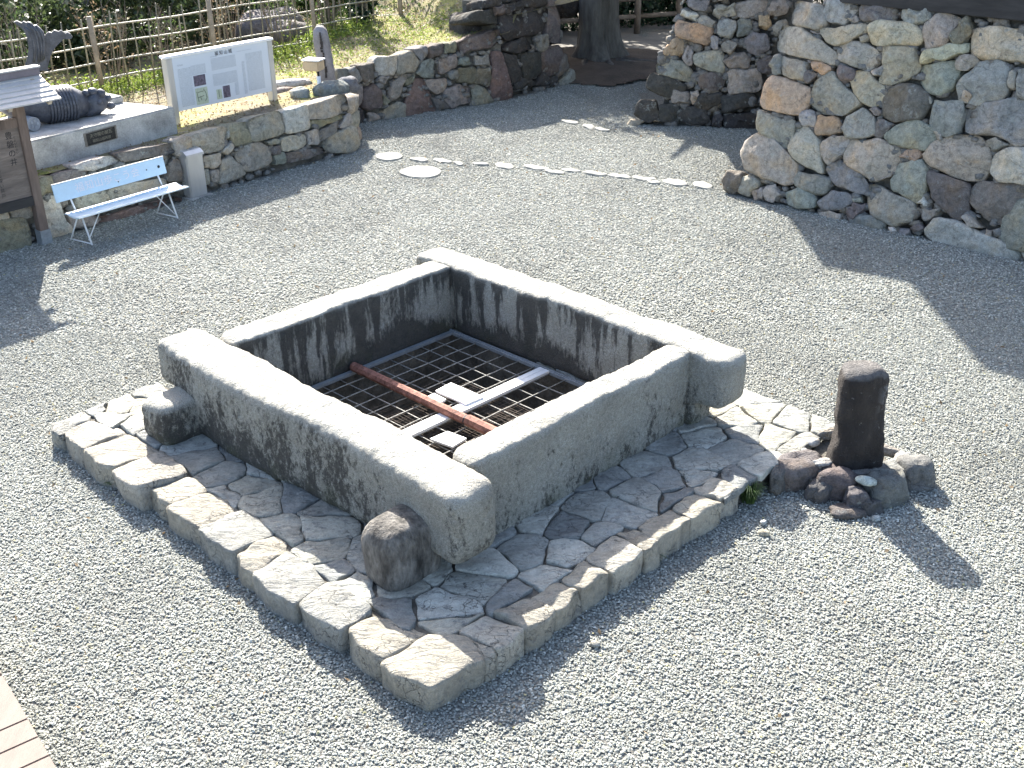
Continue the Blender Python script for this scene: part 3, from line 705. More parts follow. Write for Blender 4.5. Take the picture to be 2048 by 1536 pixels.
# ================================================================== WALLS
def wall_plane(A, B, batter):
    d = (B-A).normalized(); out = Vector((d.y, -d.x, 0))
    if out.y > 0: out = -out
    n = (out+Vector((0, 0, batter))).normalized(); return A, n, d, out
def pixpoly(poly, ox, oy, sc, P0, n): return [ray_plane(ox+x/sc, oy+y/sc, P0, n) for x, y in poly]
def build_wall(par, plane, polys, ox, oy, sc, depth=.3, bul=.07, rough=.022, gap=.012, mul=1.0):
    P0, n, d, out = plane
    for ch, poly in polys:
        pts = pixpoly(poly, ox, oy, sc, P0, n)
        c = colr(ch); c = tuple(x*mul for x in c)
        q = rnd.uniform(.05, .12); cm = sum(pts, Vector())/len(pts); gr_ = 1.08
        pts = [cm+(p-cm)*gr_ for p in pts]
        stone('stone', par, pts, n, depth, rnd.uniform(.5, 1.0)*bul, FIELD, c, K=34, gap=gap*.3, rough=rough*rnd.uniform(.6, 1.0), q=q, facets=rnd.randint(3, 5), fs=1.0)
def core(par, plane, s0, s1, h0, h1, inset=.10, thick=1.2, batter=0.2, mat=None, lean=0):
    P0, n, d, out = plane; V = []
    for s, h in ((s0, h0), (s1, h1)):
        b = P0+d*s-out*inset; t = b-out*(batter*h)+Vector((0, 0, h))+d*(lean if s == s0 else 0)
        V += [b-Vector((0, 0, .3)), t, t-out*thick, b-out*(thick+batter*h)-Vector((0, 0, .3))]
    F = [(0, 1, 2, 3), (7, 6, 5, 4), (0, 4, 5, 1), (1, 5, 6, 2), (2, 6, 7, 3), (3, 7, 4, 0)]
    return mk('rubble_fill', V, F, mat or RUBBLE, par)
def chink(par, plane, s0, s1, hmax, num, batter, rr=(.035, .10), cols=None, inset=.055):
    P0, n, d, out = plane; u = Vector((0, 0, 1))-out*batter; m = MB(); k = 0
    for _ in range(num):
        s = rnd.uniform(s0, s1); h = rnd.uniform(0, hmax(s)); r = rnd.uniform(*rr)
        c = P0+d*s+u*h-out*(inset+r*.3)
        a = rnd.uniform(0, 6.28); V = []
        boulder('x', None, c, (r*rnd.uniform(.9, 1.5), r, r*rnd.uniform(.6, 1.0)), None, None, .16, 1, 2.6, None, a, mb=m)
    o = m.build('chinking_stones', FIELD, par, True, color=(.22, .21, .19)); setp(o, kind='stuff'); return o
# --- keep wall (right)
kw = thing('keep_stone_wall', TW[0], 'tall sloping wall of large multicoloured field stones at the right with its corner by the gravel', 'stone wall')
TP = wall_plane(TW[0], TW[1], .27)
K1 = [('G', [(470,150),(500,0),(700,40),(710,160),(640,205),(560,180)]), ('l', [(705,60),(740,-10),(900,-10),(905,80),(830,160),(740,150),(700,110)]),
('D', [(925,60),(960,10),(1080,-5),(1200,50),(1220,110),(1130,140),(990,145),(940,110)]), ('l', [(1230,60),(1420,55),(1415,120),(1370,160),(1240,150),(1220,110)]),
('t', [(1380,150),(1470,85),(1610,120),(1560,230),(1500,320),(1380,325),(1365,230)]), ('o', [(1545,270),(1620,150),(1665,110),(1700,160),(1690,240),(1640,290),(1560,295)]),
('T', [(1710,185),(2150,190),(2150,420),(1850,400),(1700,380),(1690,300)]), ('T', [(665,195),(990,155),(995,220),(900,260),(770,305),(720,290)]),
('T', [(1000,180),(1060,145),(1290,150),(1350,200),(1360,280),(1310,310),(1020,290)]), ('Y', [(1345,420),(1380,340),(1500,310),(1670,295),(1680,340),(1560,380),(1370,425)]),
('t', [(1600,380),(1720,380),(1750,410),(1660,480),(1610,460)]), ('T', [(390,310),(430,180),(530,190),(690,270),(790,370),(790,420),(730,430),(600,400),(400,350)]),
('b', [(340,440),(370,365),(415,380),(410,510),(350,500)]), ('G', [(415,385),(510,395),(600,420),(590,490),(560,540),(420,510)]),
('D', [(570,510),(610,470),(650,510),(600,545)]), ('O', [(615,430),(660,410),(750,460),(690,500),(630,470)]),
('t', [(795,330),(830,285),(950,275),(1050,320),(1090,380),(1010,480),(900,450),(800,400)]), ('T', [(1110,320),(1200,305),(1300,320),(1340,440),(1330,500),(1150,570),(1085,550),(1090,430)]),
('g', [(1355,450),(1460,420),(1590,405),(1610,480),(1570,590),(1480,640),(1380,600),(1340,540)]), ('l', [(1590,590),(1610,540),(1680,490),(1750,420),(1840,405),(1930,430),(1945,600),(1900,670),(1720,705),(1620,680)]),
('t', [(1950,490),(1990,470),(1995,600),(1950,610)]), ('g', [(2000,560),(2020,480),(2080,440),(2110,670),(2010,640)]), ('T', [(1700,640),(1640,620),(1625,660),(1680,690)]),
('O', [(270,680),(290,590),(340,510),(480,540),(600,580),(590,680),(540,770),(440,770),(280,730)]), ('G', [(600,640),(630,550),(720,480),(780,500),(830,590),(900,640),(940,700),(840,770),(680,760),(610,710)]),
('D', [(790,470),(820,430),(910,470),(880,550),(810,560)]), ('Y', [(880,520),(930,475),(1010,490),(1050,540),(1110,580),(1100,670),(1030,715),(960,700),(900,620)]),
('G', [(1030,480),(1090,445),(1085,510),(1040,515)]), ('D', [(1110,620),(1210,560),(1340,580),(1400,650),(1400,730),(1340,800),(1180,820),(1110,790),(1095,700)]),
('g', [(1440,680),(1630,675),(1640,800),(1600,900),(1500,910),(1410,860),(1420,760)]), ('l', [(1650,740),(1760,710),(1960,660),(2100,690),(2120,960),(1990,985),(1880,920),(1720,900),(1655,880)]),
('G', [(250,820),(260,755),(400,790),(500,820),(450,1000),(380,970),(320,930),(250,880)]), ('l', [(540,770),(600,740),(650,780),(640,850),(560,850)]),
('O', [(640,850),(670,780),(790,790),(820,880),(740,915),(660,910)]), ('G', [(820,860),(850,780),(970,730),(1040,790),(1040,900),(980,925),(860,930)]),
('P', [(1000,740),(1060,710),(1080,760),(1050,790)]), ('D', [(1045,840),(1080,800),(1170,830),(1100,920),(1040,910)]),
('g', [(1110,920),(1190,840),(1320,800),(1440,870),(1450,950),(1380,1010),(1260,1000),(1150,970)]), ('t', [(455,1000),(490,860),(540,800),(600,870),(680,950),(680,1080),(700,1170),(600,1130),(500,1070)]),
('G', [(690,960),(760,910),(860,930),(830,1050),(710,1110),(680,1040)]), ('T', [(845,1000),(880,940),(1090,940),(1200,1010),(1225,1080),(1170,1160),(1020,1215),(900,1130),(850,1080)]),
('O', [(1220,1050),(1250,1010),(1340,1020),(1365,1055),(1300,1085),(1230,1075)]), ('T', [(1380,1040),(1440,960),(1600,910),(1740,920),(1800,990),(1810,1140),(1750,1210),(1560,1190),(1420,1110)]),
('P', [(1800,940),(1860,920),(1940,980),(1840,1030)]), ('W', [(1825,1060),(1960,1000),(2110,1000),(2110,1250),(1890,1220),(1830,1180)]),
('G', [(130,1040),(170,950),(260,890),(350,940),(470,1050),(520,1120),(500,1220),(420,1240),(300,1210),(150,1140)]), ('D', [(10,1220),(50,1150),(150,1170),(140,1270),(90,1310),(20,1270)]),
('G', [(150,1180),(270,1210),(260,1260),(190,1330),(130,1290)]), ('G', [(220,1280),(300,1270),(290,1350),(230,1345)]), ('G', [(300,1290),(370,1250),(415,1310),(360,1355),(305,1350)]),
('g', [(500,1200),(540,1155),(680,1180),(735,1210),(710,1310),(620,1300),(510,1260)]), ('b', [(705,1130),(760,1090),(830,1100),(950,1180),(1000,1260),(990,1320),(900,1300),(760,1230)]),
('g', [(1145,1220),(1200,1100),(1350,1080),(1400,1130),(1380,1270),(1330,1365),(1250,1330),(1150,1270)]), ('D', [(1390,1190),(1430,1150),(1680,1240),(1670,1420),(1600,1475),(1450,1380),(1430,1290)]),
('D', [(1690,1270),(1740,1220),(2110,1270),(2110,1480),(1940,1530),(1800,1480),(1680,1370)]), ('b', [(435,1300),(560,1250),(650,1330),(640,1400),(540,1410),(450,1370)]),
('b', [(665,1360),(750,1280),(890,1320),(880,1380),(780,1415),(680,1410)]), ('t', [(990,1350),(1010,1240),(1310,1370),(1290,1500),(1150,1520),(1020,1440)]),
('D', [(850,1430),(900,1370),(980,1370),(960,1430),(870,1490)]), ('G', [(900,1330),(950,1320),(950,1360),(900,1365)]), ('W', [(1330,1360),(1370,1330),(1410,1360),(1390,1400),(1340,1390)]), ('g', [(1370,1410),(1480,1410),(1450,1470),(1380,1480)]),
('G', [(870,110),(920,100),(945,150),(880,160)]), ('G', [(925,250),(990,235),(1000,280),(950,285)]), ('t', [(1440,890),(1500,900),(1490,940),(1450,935)]), ('g', [(1380,640),(1430,650),(1420,700),(1390,700)])]
build_wall(kw, TP, K1, 1440, 0, 3.3684, .3, .075, .028)
K2 = [('b', [(940,440),(1030,400),(1170,460),(1150,510),(1000,490)]), ('l', [(1425,520),(1500,430),(1620,450),(1790,530),(1950,590),(2010,640),(1990,710),(1850,690),(1600,610),(1480,570)]),
('P', [(1650,420),(1700,400),(1780,490),(1700,490)]), ('W', [(1190,480),(1250,490),(1240,530),(1195,520)]), ('D', [(1325,490),(1380,465),(1420,500),(1350,520)]), ('t', [(1970,560),(2100,520),(2100,630),(1990,610)]), ('G', [(750,390),(900,400),(890,440),(770,430)]),
('b', [(1250,500),(1320,500),(1330,550),(1260,550)]), ('G', [(2030,650),(2200,640),(2250,760),(2080,760)]), ('G', [(1800,500),(1850,510),(1840,550),(1800,540)])]
build_wall(kw, TP, K2, 1400, 300, 3.1605, .3, .07, .02)
# stones above and beside the frame so that the wall goes on
for k in range(24):
    s = 4.35+(k % 6)*.62+rnd.uniform(-.05, .05); h = .1+(k//6)*.6; P0, n, d, out = TP; u = Vector((0, 0, 1))-out*.27
    pts = [P0+d*(s+(.31 if (k//6) % 2 else 0)+dx*.36*rnd.uniform(.85, 1.05))+u*(h+.3+dy*.35*rnd.uniform(.85, 1.05)) for dx, dy in ((-1, -.8), (-.3, -1), (.7, -.9), (1, -.3), (.9, .7), (.2, 1), (-.7, .9), (-1, .3))]
    stone('stone', kw, pts, n, .3, .07, FIELD, colr(rnd.choice('GgGTtlDt')), K=28, q=.1, facets=4)
core(kw, TP, .32, 7.6, 2.68, 2.68, .13, 3.4, .27, lean=.72); chink(kw, TP, .45, 7.6, lambda s: min(2.7, .3+s*3), 1250, .27, (.03, .085))
# hidden left flank of the keep base, seen when stepping to the left
lf = wall_plane(TW[0]-Vector((.02, 0, 0)), TW[0]+Vector((1.6, 3.6, 0)), .2)
# --- rear keep wall
kr = thing('rear_keep_wall', T2[0], 'darker stone wall of the rear keep wing behind the big corner, dark rocks along its foot', 'stone wall')
RP = wall_plane(T2[0], T2[1], .22)
K3 = [('b', [(1200,0),(1400,0),(1350,100),(1270,80),(1210,40)]), ('W', [(1145,110),(1180,65),(1290,110),(1280,180),(1200,150)]), ('O', [(1105,240),(1130,165),(1280,190),(1420,240),(1400,340),(1360,370),(1180,320),(1110,280)]),
('G', [(1290,150),(1350,125),(1430,180),(1420,235),(1300,200)]), ('G', [(1410,90),(1490,40),(1590,30),(1600,130),(1450,145)]), ('G', [(1600,40),(1680,0),(1860,0),(1850,80),(1700,140),(1610,130)]),
('G', [(1860,60),(1900,10),(2000,0),(2048,40),(2010,110),(1880,140)]), ('l', [(1440,220),(1480,160),(1610,170),(1600,250),(1560,310),(1450,290)]), ('b', [(1610,180),(1650,150),(1720,150),(1750,220),(1680,300),(1610,290)]),
('O', [(1790,130),(1890,115),(1880,240),(1790,220)]), ('G', [(1890,220),(2020,150),(2030,230),(1930,300)]), ('l', [(1390,310),(1460,300),(1470,400),(1400,400)]), ('G', [(1480,370),(1550,330),(1620,360),(1560,450),(1500,410)]),
('b', [(1680,330),(1740,270),(1860,280),(1880,400),(1790,470),(1700,430)]), ('O', [(1000,430),(1080,330),(1130,300),(1190,360),(1150,470),(1060,460)]), ('G', [(1250,440),(1500,410),(1510,600),(1380,580),(1260,520)]),
('P', [(1510,500),(1560,470),(1660,430),(1720,490),(1720,550),(1560,550)]), ('D', [(1780,500),(1900,460),(1900,600),(1800,590)]), ('g', [(950,540),(1040,480),(1160,500),(1230,560),(1290,700),(1180,660),(960,600)]),
('G', [(1165,480),(1200,370),(1250,400),(1240,540),(1180,530)]), ('d', [(890,650),(920,600),(1080,640),(1200,700),(1190,740),(1080,800),(980,780),(880,710)]), ('P', [(1060,740),(1220,740),(1220,850),(1090,850)]),
('t', [(1230,750),(1290,740),(1300,800),(1240,850)]), ('D', [(1305,620),(1400,590),(1510,640),(1510,720),(1380,750),(1310,710)]), ('t', [(1520,610),(1570,560),(1780,570),(1820,660),(1800,740),(1560,780)]),
('d', [(1310,770),(1490,760),(1480,850),(1380,910),(1260,870)]), ('d', [(1490,790),(1740,750),(1800,870),(1620,900),(1500,930)]), ('d', [(760,920),(830,820),(960,830),(970,960),(900,1000),(800,970)]),
('d', [(970,850),(1120,860),(1140,990),(980,1000)]), ('d', [(1140,880),(1360,870),(1390,1010),(1300,1030),(1150,1000)]), ('d', [(1390,990),(1480,920),(1500,1040),(1400,1040)]), ('k', [(1510,950),(1640,920),(1800,900),(1820,1050),(1600,1060),(1520,1040)]),
('t', [(680,1060),(740,980),(870,990),(780,1040)]), ('G', [(1880,640),(2000,620),(2050,760),(1900,760)]), ('D', [(1830,780),(1980,770),(2000,900),(1830,900)]), ('G', [(1210,-120),(1400,-130),(1430,-10),(1220,-10)]),
('t', [(1430,-120),(1640,-120),(1660,-10),(1450,0)]), ('G', [(1670,-120),(1900,-120),(1900,-10),(1680,-10)]), ('G', [(1180,-20),(1220,-100),(1160,40),(1150,20)])]
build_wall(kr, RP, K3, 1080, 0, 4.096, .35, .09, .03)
core(kr, RP, .42, 3.0, 2.75, 2.75, .12, 3, .24, lean=.60); chink(kr, RP, .45, 2.6, lambda s: min(2.4, s*2.6), 420, .22, (.04, .10))
# --- terrace wall 1 (left)
w1 = thing('terrace_wall', W1[0].lerp(W1[1], .5), 'low retaining wall of squared and rounded grey stones behind the bench and litter bin', 'stone wall')
P1 = wall_plane(W1[0], W1[1], .14)
S1 = [('G', [(100,530),(130,460),(480,370),(480,540),(430,610),(230,650),(160,600)]), ('o', [(500,410),(540,350),(690,330),(730,450),(735,540),(580,570),(530,500)]), ('G', [(690,310),(1030,215),(1080,440),(980,480),(750,530)]),
('L', [(1070,220),(1300,150),(1325,270),(1320,400),(1100,450)]), ('P', [(1315,160),(1690,40),(1720,200),(1680,240),(1500,290),(1340,300)]), ('o', [(1340,310),(1500,300),(1680,240),(1700,280),(1560,330),(1430,390),(1340,390)]),
('G', [(1700,250),(1750,240),(1770,330),(1700,390),(1640,390)]), ('P', [(1490,600),(1530,480),(1740,370),(1800,380),(1850,560),(1790,640),(1560,640)]), ('D', [(1430,420),(1600,330),(1610,430),(1440,530)]), ('G', [(1310,420),(1420,410),(1425,550),(1320,570)]),
('t', [(1030,590),(1060,490),(1290,450),(1290,560),(1180,620),(1050,620)]), ('g', [(890,530),(1000,490),(1040,540),(930,570)]), ('P', [(545,640),(580,580),(810,540),(900,590),(945,720),(880,780),(690,840),(600,740)]),
('L', [(440,610),(520,540),(570,570),(500,660),(440,650)]), ('P', [(410,960),(430,720),(520,680),(620,770),(690,860),(560,920)]), ('T', [(250,680),(420,640),(420,740),(360,800),(260,800)]), ('D', [(920,600),(1020,560),(1030,640),(960,680)]),
('g', [(970,660),(1070,640),(1090,740),(980,770)]), ('G', [(300,830),(400,810),(390,950),(320,930)]), ('D', [(1100,650),(1280,620),(1460,580),(1480,640),(1300,710),(1120,750)]), ('P', [(-20,490),(90,470),(130,600),(130,650),(-20,640)]),
('L', [(480,430),(500,400),(520,480),(490,500)]), ('t', [(240,820),(290,810),(310,960),(240,980)])]
build_wall(w1, P1, S1, 360, 180, 5.12, .36, .035, .013, .010)
S1b = [('D', [(1020,330),(1240,280),(1470,240),(1480,330),(1060,400)]), ('P', [(1480,210),(1600,180),(1620,260),(1640,330),(1500,350)]), ('L', [(620,430),(930,345),(1020,400),(780,480),(640,470)]), ('D', [(470,510),(640,460),(740,480),(740,520),(480,600)]),
('o', [(320,550),(450,510),(470,650),(330,700)]), ('L', [(340,710),(490,690),(560,900),(650,970),(600,1010),(390,1070)]), ('G', [(650,700),(900,640),(950,760),(800,850),(660,800)]), ('t', [(900,640),(1160,580),(1400,540),(1420,640),(1000,760)]),
('D', [(1500,370),(1540,380),(1560,560),(1440,560),(1440,420)]), ('R', [(600,980),(870,870),(1350,740),(1500,700),(1540,770),(1400,850),(900,990),(660,1010)]), ('o', [(0,900),(200,880),(270,1000),(260,1130),(0,1210)]), ('W', [(-10,800),(70,800),(90,880),(-10,910)]),
('G', [(80,790),(270,740),(280,880),(120,890)]), ('G', [(590,830),(700,800),(870,880),(780,960),(620,960)]), ('G', [(-10,640),(280,600),(280,720),(0,780)]), ('o', [(0,520),(280,480),(290,590),(0,630)]), ('L', [(480,600),(640,560),(660,700),(520,720)]), ('G', [(750,540),(1000,470),(1020,520),(800,620)]),
('G', [(1020,430),(1430,340),(1430,430),(1040,520)]), ('G', [(-320,600),(-20,560),(-20,700),(-300,760)]), ('t', [(-320,780),(-20,730),(-20,940),(-300,1010)]), ('G', [(-320,1020),(-20,960),(-20,1180),(-300,1260)])]
build_wall(w1, P1, S1b, 0, 230, 4.2667, .36, .035, .013, .010)
L1 = (W1[1]-W1[0]).length
core(w1, P1, -1, L1-.16, .76, .76, .09, 1.4, .14); chink(w1, P1, 3.2, L1-.1, lambda s: .74, 260, .14, (.03, .08))
# return face and wall 2
w2 = thing('terrace_wall', W2[0].lerp(W2[1], .5), 'rising retaining wall of brown and reddish stones beyond the stone marker post', 'stone wall')
P2 = wall_plane(W2[0], W2[1], .12)
S2 = [('b', [(-20,460),(60,460),(100,530),(60,600),(-20,620)]), ('b', [(60,470),(150,440),(200,560),(130,620),(100,560)]), ('D', [(150,430),(290,410),(300,540),(220,580),(180,520)]), ('L', [(300,430),(330,360),(490,350),(495,450),(460,515),(320,510)]),
('t', [(495,350),(600,300),(680,400),(640,480),(480,515)]), ('b', [(620,290),(740,260),(745,350),(690,390),(640,340)]), ('D', [(750,270),(890,240),(890,330),(770,370)]), ('o', [(890,240),(990,230),(990,310),(900,330)]), ('b', [(650,500),(700,400),(800,375),(800,530),(700,530)]),
('P', [(840,390),(990,330),(1000,440),(860,510)]), ('D', [(1010,230),(1090,215),(1350,115),(1370,200),(1290,290),(1100,300),(1050,350)]), ('R', [(1300,320),(1380,330),(1470,620),(1475,735),(1340,750),(1290,660),(1310,500)]), ('o', [(1010,460),(1150,440),(1170,520),(1130,590),(1010,580)]),
('o', [(1170,460),(1280,450),(1300,600),(1150,580)]), ('P', [(890,650),(1000,600),(1120,610),(1120,740),(960,785),(900,720)]), ('g', [(1130,600),(1240,620),(1330,750),(1130,780)]), ('R', [(570,860),(560,730),(650,550),(720,560),(820,800),(700,870)]),
('t', [(720,560),(900,540),(910,630),(830,680),(780,650)]), ('D', [(790,700),(890,740),(950,790),(830,815)]), ('t', [(440,580),(520,530),(560,540),(510,700),(450,740),(420,680)]), ('D', [(180,790),(210,640),(290,580),(350,660),(360,780),(240,820)]),
('P', [(40,640),(200,600),(190,760),(80,800),(40,740)]), ('G', [(330,530),(430,520),(380,590),(340,580)]), ('g', [(350,840),(480,740),(560,760),(560,880),(380,910)]), ('d', [(80,810),(180,800),(210,880),(130,930)]), ('o', [(360,660),(430,740),(370,770)]), ('o', [(545,560),(630,500),(640,560),(560,610)]),
('g', [(1010,370),(1090,360),(1120,430),(1010,440)]), ('G', [(1150,350),(1270,340),(1280,430),(1150,430)]), ('b', [(920,500),(1000,470),(1000,550),(930,540)]), ('P', [(1180,310),(1280,305),(1270,340),(1190,345)]), ('G', [(230,830),(300,830),(350,890),(240,910)])]
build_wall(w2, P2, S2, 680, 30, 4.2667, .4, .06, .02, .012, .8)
L2 = (W2[1]-W2[0]).length
core(w2, P2, -.3, L2-.2, .72, 1.16, .1, .45, .12); chink(w2, P2, 0, L2-.2, lambda s: .74+.14*s, 190, .12, (.04, .09))
# face that joins the two terrace walls
rf = wall_plane(W1[1]+Vector((-.25, .1, 0)), W2[0], .1); mjoin = MB()
A_, B_ = W1[1]+Vector((-.28, .05, 0)), W2[0]+Vector((-.1, .1, 0))
for k in range(3):
    for j in range(3):
        c = A_.lerp(B_, (k+.5)/3)+Vector((0, 0, .14+.27*j)); boulder('stone', w1, c, (.2, .32, .16), FIELD, colr('G'), .08, 2, 4, -.05, -.2)
w3 = thing('high_corner_wall', W3[0], 'high dark shaded stone wall beside the big tree, rising out of the picture', 'stone wall')
P3_ = wall_plane(W3[0], W3[1], .2)
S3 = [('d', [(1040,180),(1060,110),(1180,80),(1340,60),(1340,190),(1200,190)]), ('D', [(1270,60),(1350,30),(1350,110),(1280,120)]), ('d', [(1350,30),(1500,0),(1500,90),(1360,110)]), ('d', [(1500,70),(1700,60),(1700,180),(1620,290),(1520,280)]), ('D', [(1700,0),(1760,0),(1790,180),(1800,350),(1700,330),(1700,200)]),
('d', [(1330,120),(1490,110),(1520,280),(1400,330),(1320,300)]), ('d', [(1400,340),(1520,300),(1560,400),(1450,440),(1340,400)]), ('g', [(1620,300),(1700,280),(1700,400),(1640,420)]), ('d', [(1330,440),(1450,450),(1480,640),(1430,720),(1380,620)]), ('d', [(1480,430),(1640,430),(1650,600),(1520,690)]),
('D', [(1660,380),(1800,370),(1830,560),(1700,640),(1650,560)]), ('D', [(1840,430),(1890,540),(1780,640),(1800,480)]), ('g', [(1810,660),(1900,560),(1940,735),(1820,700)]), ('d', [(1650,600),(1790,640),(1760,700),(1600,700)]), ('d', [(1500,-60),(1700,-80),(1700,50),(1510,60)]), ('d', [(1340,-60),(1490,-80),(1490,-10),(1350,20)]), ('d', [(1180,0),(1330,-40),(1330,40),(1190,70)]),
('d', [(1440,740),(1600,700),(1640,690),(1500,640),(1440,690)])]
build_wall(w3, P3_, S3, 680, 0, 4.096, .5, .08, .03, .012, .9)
core(w3, P3_, -.1, 1.5, 1.75, 2.3, .12, .8, .2); chink(w3, P3_, .1, 1.7, lambda s: 1.7, 90, .2, (.05, .11), inset=.06)
# coping of wall 3 that runs back up to the left, above the terrace
for k, (x, y, r) in enumerate([(930, 45, .4), (975, 35, .42), (1030, 22, .45), (1085, 8, .45), (1130, -4, .4)]):
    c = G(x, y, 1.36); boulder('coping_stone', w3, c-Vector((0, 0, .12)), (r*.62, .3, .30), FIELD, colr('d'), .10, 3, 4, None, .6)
# ================================================================== TERRACE GROUND
poly = [Vector((-13, 6.0, .80)), W1[0]+Vector((-.16, .14, .82)), W1[1]+Vector((-.22, .14, .80)), W2[0]+Vector((-.1, .24, .80)), W2[1]+Vector((-.12, .26, 1.24)), W3[0]+Vector((.05, .5, 1.5)), W3[1]+Vector((.3, .6, 1.6))]
pts = []
for i in range(len(poly)-1):
    n = max(2, int((poly[i+1]-poly[i]).length/.35))
    for k in range(n): pts.append(poly[i].lerp(poly[i+1], k/n))
pts.append(poly[-1]); bd = Vector((-.64, .77, 0)).normalized(); V = []; F = []; ts = [0, .15, .35, .6, .9, 1.3, 1.7, 2.2, 2.8, 3.5, 4.3, 5.2, 6.2, 7.5, 9, 11, 14, 18, 24, 32]
for p in pts:
    for t in ts:
        q = p+bd*t; z = p.z+(.05*math.sin(q.x*1.3)+.04*noise.noise(q*1.1))*min(1, t)
        if t > 6: z -= (t-6)*.10
        if q.x > -1.4: z = max(z, p.z+min(.5, t*.04))
        V.append(Vector((q.x, q.y, z+.02*noise.noise(q*5))))
m = len(ts)
for i in range(len(pts)-1):
    for j in range(m-1): F.append((i*m+j, (i+1)*m+j, (i+1)*m+j+1, i*m+j+1))
ter = setp(mk('terrace_ground', V, F, SOIL, smooth=True), kind='structure')
def terz(x, y): 
    ok, loc, nrm, idx = ter.ray_cast(Vector((x, y, 20))-ter.location, Vector((0, 0, -1)))
    return (loc.z+ter.location.z) if ok else 0.0
# soil mound round the tree
mp = [p+Vector((0, 0, .012)) for p in soil_mound]; c = sum(mp, Vector())/len(mp)
def grid_patch(name, poly, mat, h, s=.3, kind='structure'):
    xs = [p.x for p in poly]; ys = [p.y for p in poly]; V = []; F = []; nx = int((max(xs)-min(xs))/s)+2; ny = int((max(ys)-min(ys))/s)+2
    for i in range(nx):
        for j in range(ny):
            x, y = min(xs)+i*s, min(ys)+j*s; V.append(Vector((x, y, h(x, y))))
    for i in range(nx-1):
        for j in range(ny-1):
            x, y = min(xs)+(i+.5)*s, min(ys)+(j+.5)*s
            if pip(x, y, poly): F.append((i*ny+j, (i+1)*ny+j, (i+1)*ny+j+1, i*ny+j+1))
    return setp(mk(name, V, F, mat, smooth=True), kind=kind)
EARTH = m_simple('bare_earth', (.085, .065, .048), .95, 0, .35, 2, .8, 25, .03)
PATHM = m_simple('packed_path', (.20, .185, .16), .95, 0, .2, 1.5, .5, 50, .01)
grid_patch('path', [Vector((1.2, 24.3)), Vector((2.7, 24.4)), Vector((5, 24.5)), Vector((14, 24)), Vector((14, 40)), Vector((0, 40)), Vector((0, 24.8))], PATHM, lambda x, y: .006+.015*noise.noise(Vector((x, y, 0))), .5)
tb = Vector((2.03, 26.1, 0))
grid_patch('earth_mound', [Vector((1.0, 24.15)), Vector((1.5, 23.75)), Vector((2.2, 23.6)), Vector((2.85, 24.1)), Vector((3.9, 24.6)), Vector((4.6, 25.4)), Vector((4.2, 26.6)), Vector((2.9, 27.2)), Vector((.9, 27.3))], EARTH,
           lambda x, y: .016+.16*max(0, 1-((Vector((x, y, 0))-tb).length/2.6)**2)+.03*noise.noise(Vector((x*2, y*2, 0))), .12)
# ================================================================== STONE EDGING AND FLAT SLABS IN THE GRAVEL
ed = thing('stone_edging', G(1130, 345, 0), 'thin line of pale flat stones set flush across the gravel to the keep corner', 'edging')
for cx, cy, w, h in [(838, 318, 40, 8), (885, 321, 40, 6), (918, 326, 22, 7), (960, 327, 36, 5), (1010, 331, 40, 12), (1072, 334, 58, 8), (1110, 343, 46, 6), (1142, 340, 42, 5), (1190, 346, 50, 7), (1238, 351, 50, 7), (1288, 356, 52, 8), (1308, 363, 30, 7), (1350, 364, 54, 12), (1405, 370, 44, 12)]:
    pts = [G(cx+w/2*math.cos(t)*rnd.uniform(.9, 1.1), cy+h/2*math.sin(t)*rnd.uniform(.9, 1.1)+(math.cos(t)*w*.06), .024) for t in [k*math.pi/4+.3 for k in range(8)]]
    stone('stone', ed, pts, Vector((0, 0, 1)), .05, .008, PALEST, None, K=18, gap=.0, rough=.01, prof=FLATP(.05))
e2 = thing('stone_edging', G(1175, 250, 0), 'short line of three flat stones in the shaded gravel by the rear keep wall', 'edging')
for cx, cy, w, h in [(1140, 243, 38, 6), (1178, 252, 26, 9), (1205, 258, 34, 6)]:
    pts = [G(cx+w/2*math.cos(t), cy+h/2*math.sin(t)+math.cos(t)*w*.08, .024) for t in [k*math.pi/4+.3 for k in range(8)]]
    stone('stone', e2, pts, Vector((0, 0, 1)), .05, .008, PALEST, None, K=18, gap=.0, rough=.01, prof=FLATP(.05))
for (cx, cy, w, h, lab) in [(842, 343, 88, 24, 'larger pale round slab set flush in the gravel near the edging'), (777, 312, 56, 17, 'smaller pale slab set in the gravel at the left end of the edging')]:
    pts = [G(cx+w/2*math.cos(t)*rnd.uniform(.93, 1.05), cy+h/2*math.sin(t)*rnd.uniform(.93, 1.05), .026) for t in [k*math.pi/6 for k in range(12)]]
    o = stone('round_slab', None, pts, Vector((0, 0, 1)), .05, .006, PALEST, None, K=24, gap=.0, rough=.008, prof=FLATP(.05)); setp(o, lab, 'slab')
# ================================================================== BENCH
Bd = (G(374, 418)-G(190, 478)).normalized(); Bn = Vector((Bd.y, -Bd.x, 0))    # Bn towards the camera side
B0 = G(130, 428, .42); B1 = G(349, 366, .42)     # seat front corners
bl = (B1-B0).length; Bd = (B1-B0).normalized(); Bn = Vector((Bd.y, -Bd.x, 0)); Bn = Bn if Bn.y < 0 else -Bn
bench = thing('bench', (B0+B1)/2-Vector((0, 0, .42)), 'pale blue metal bench with white Japanese lettering on its backrest', 'bench')
Z = Vector((0, 0, 1)); seatc = (B0+B1)/2-Bn*.0
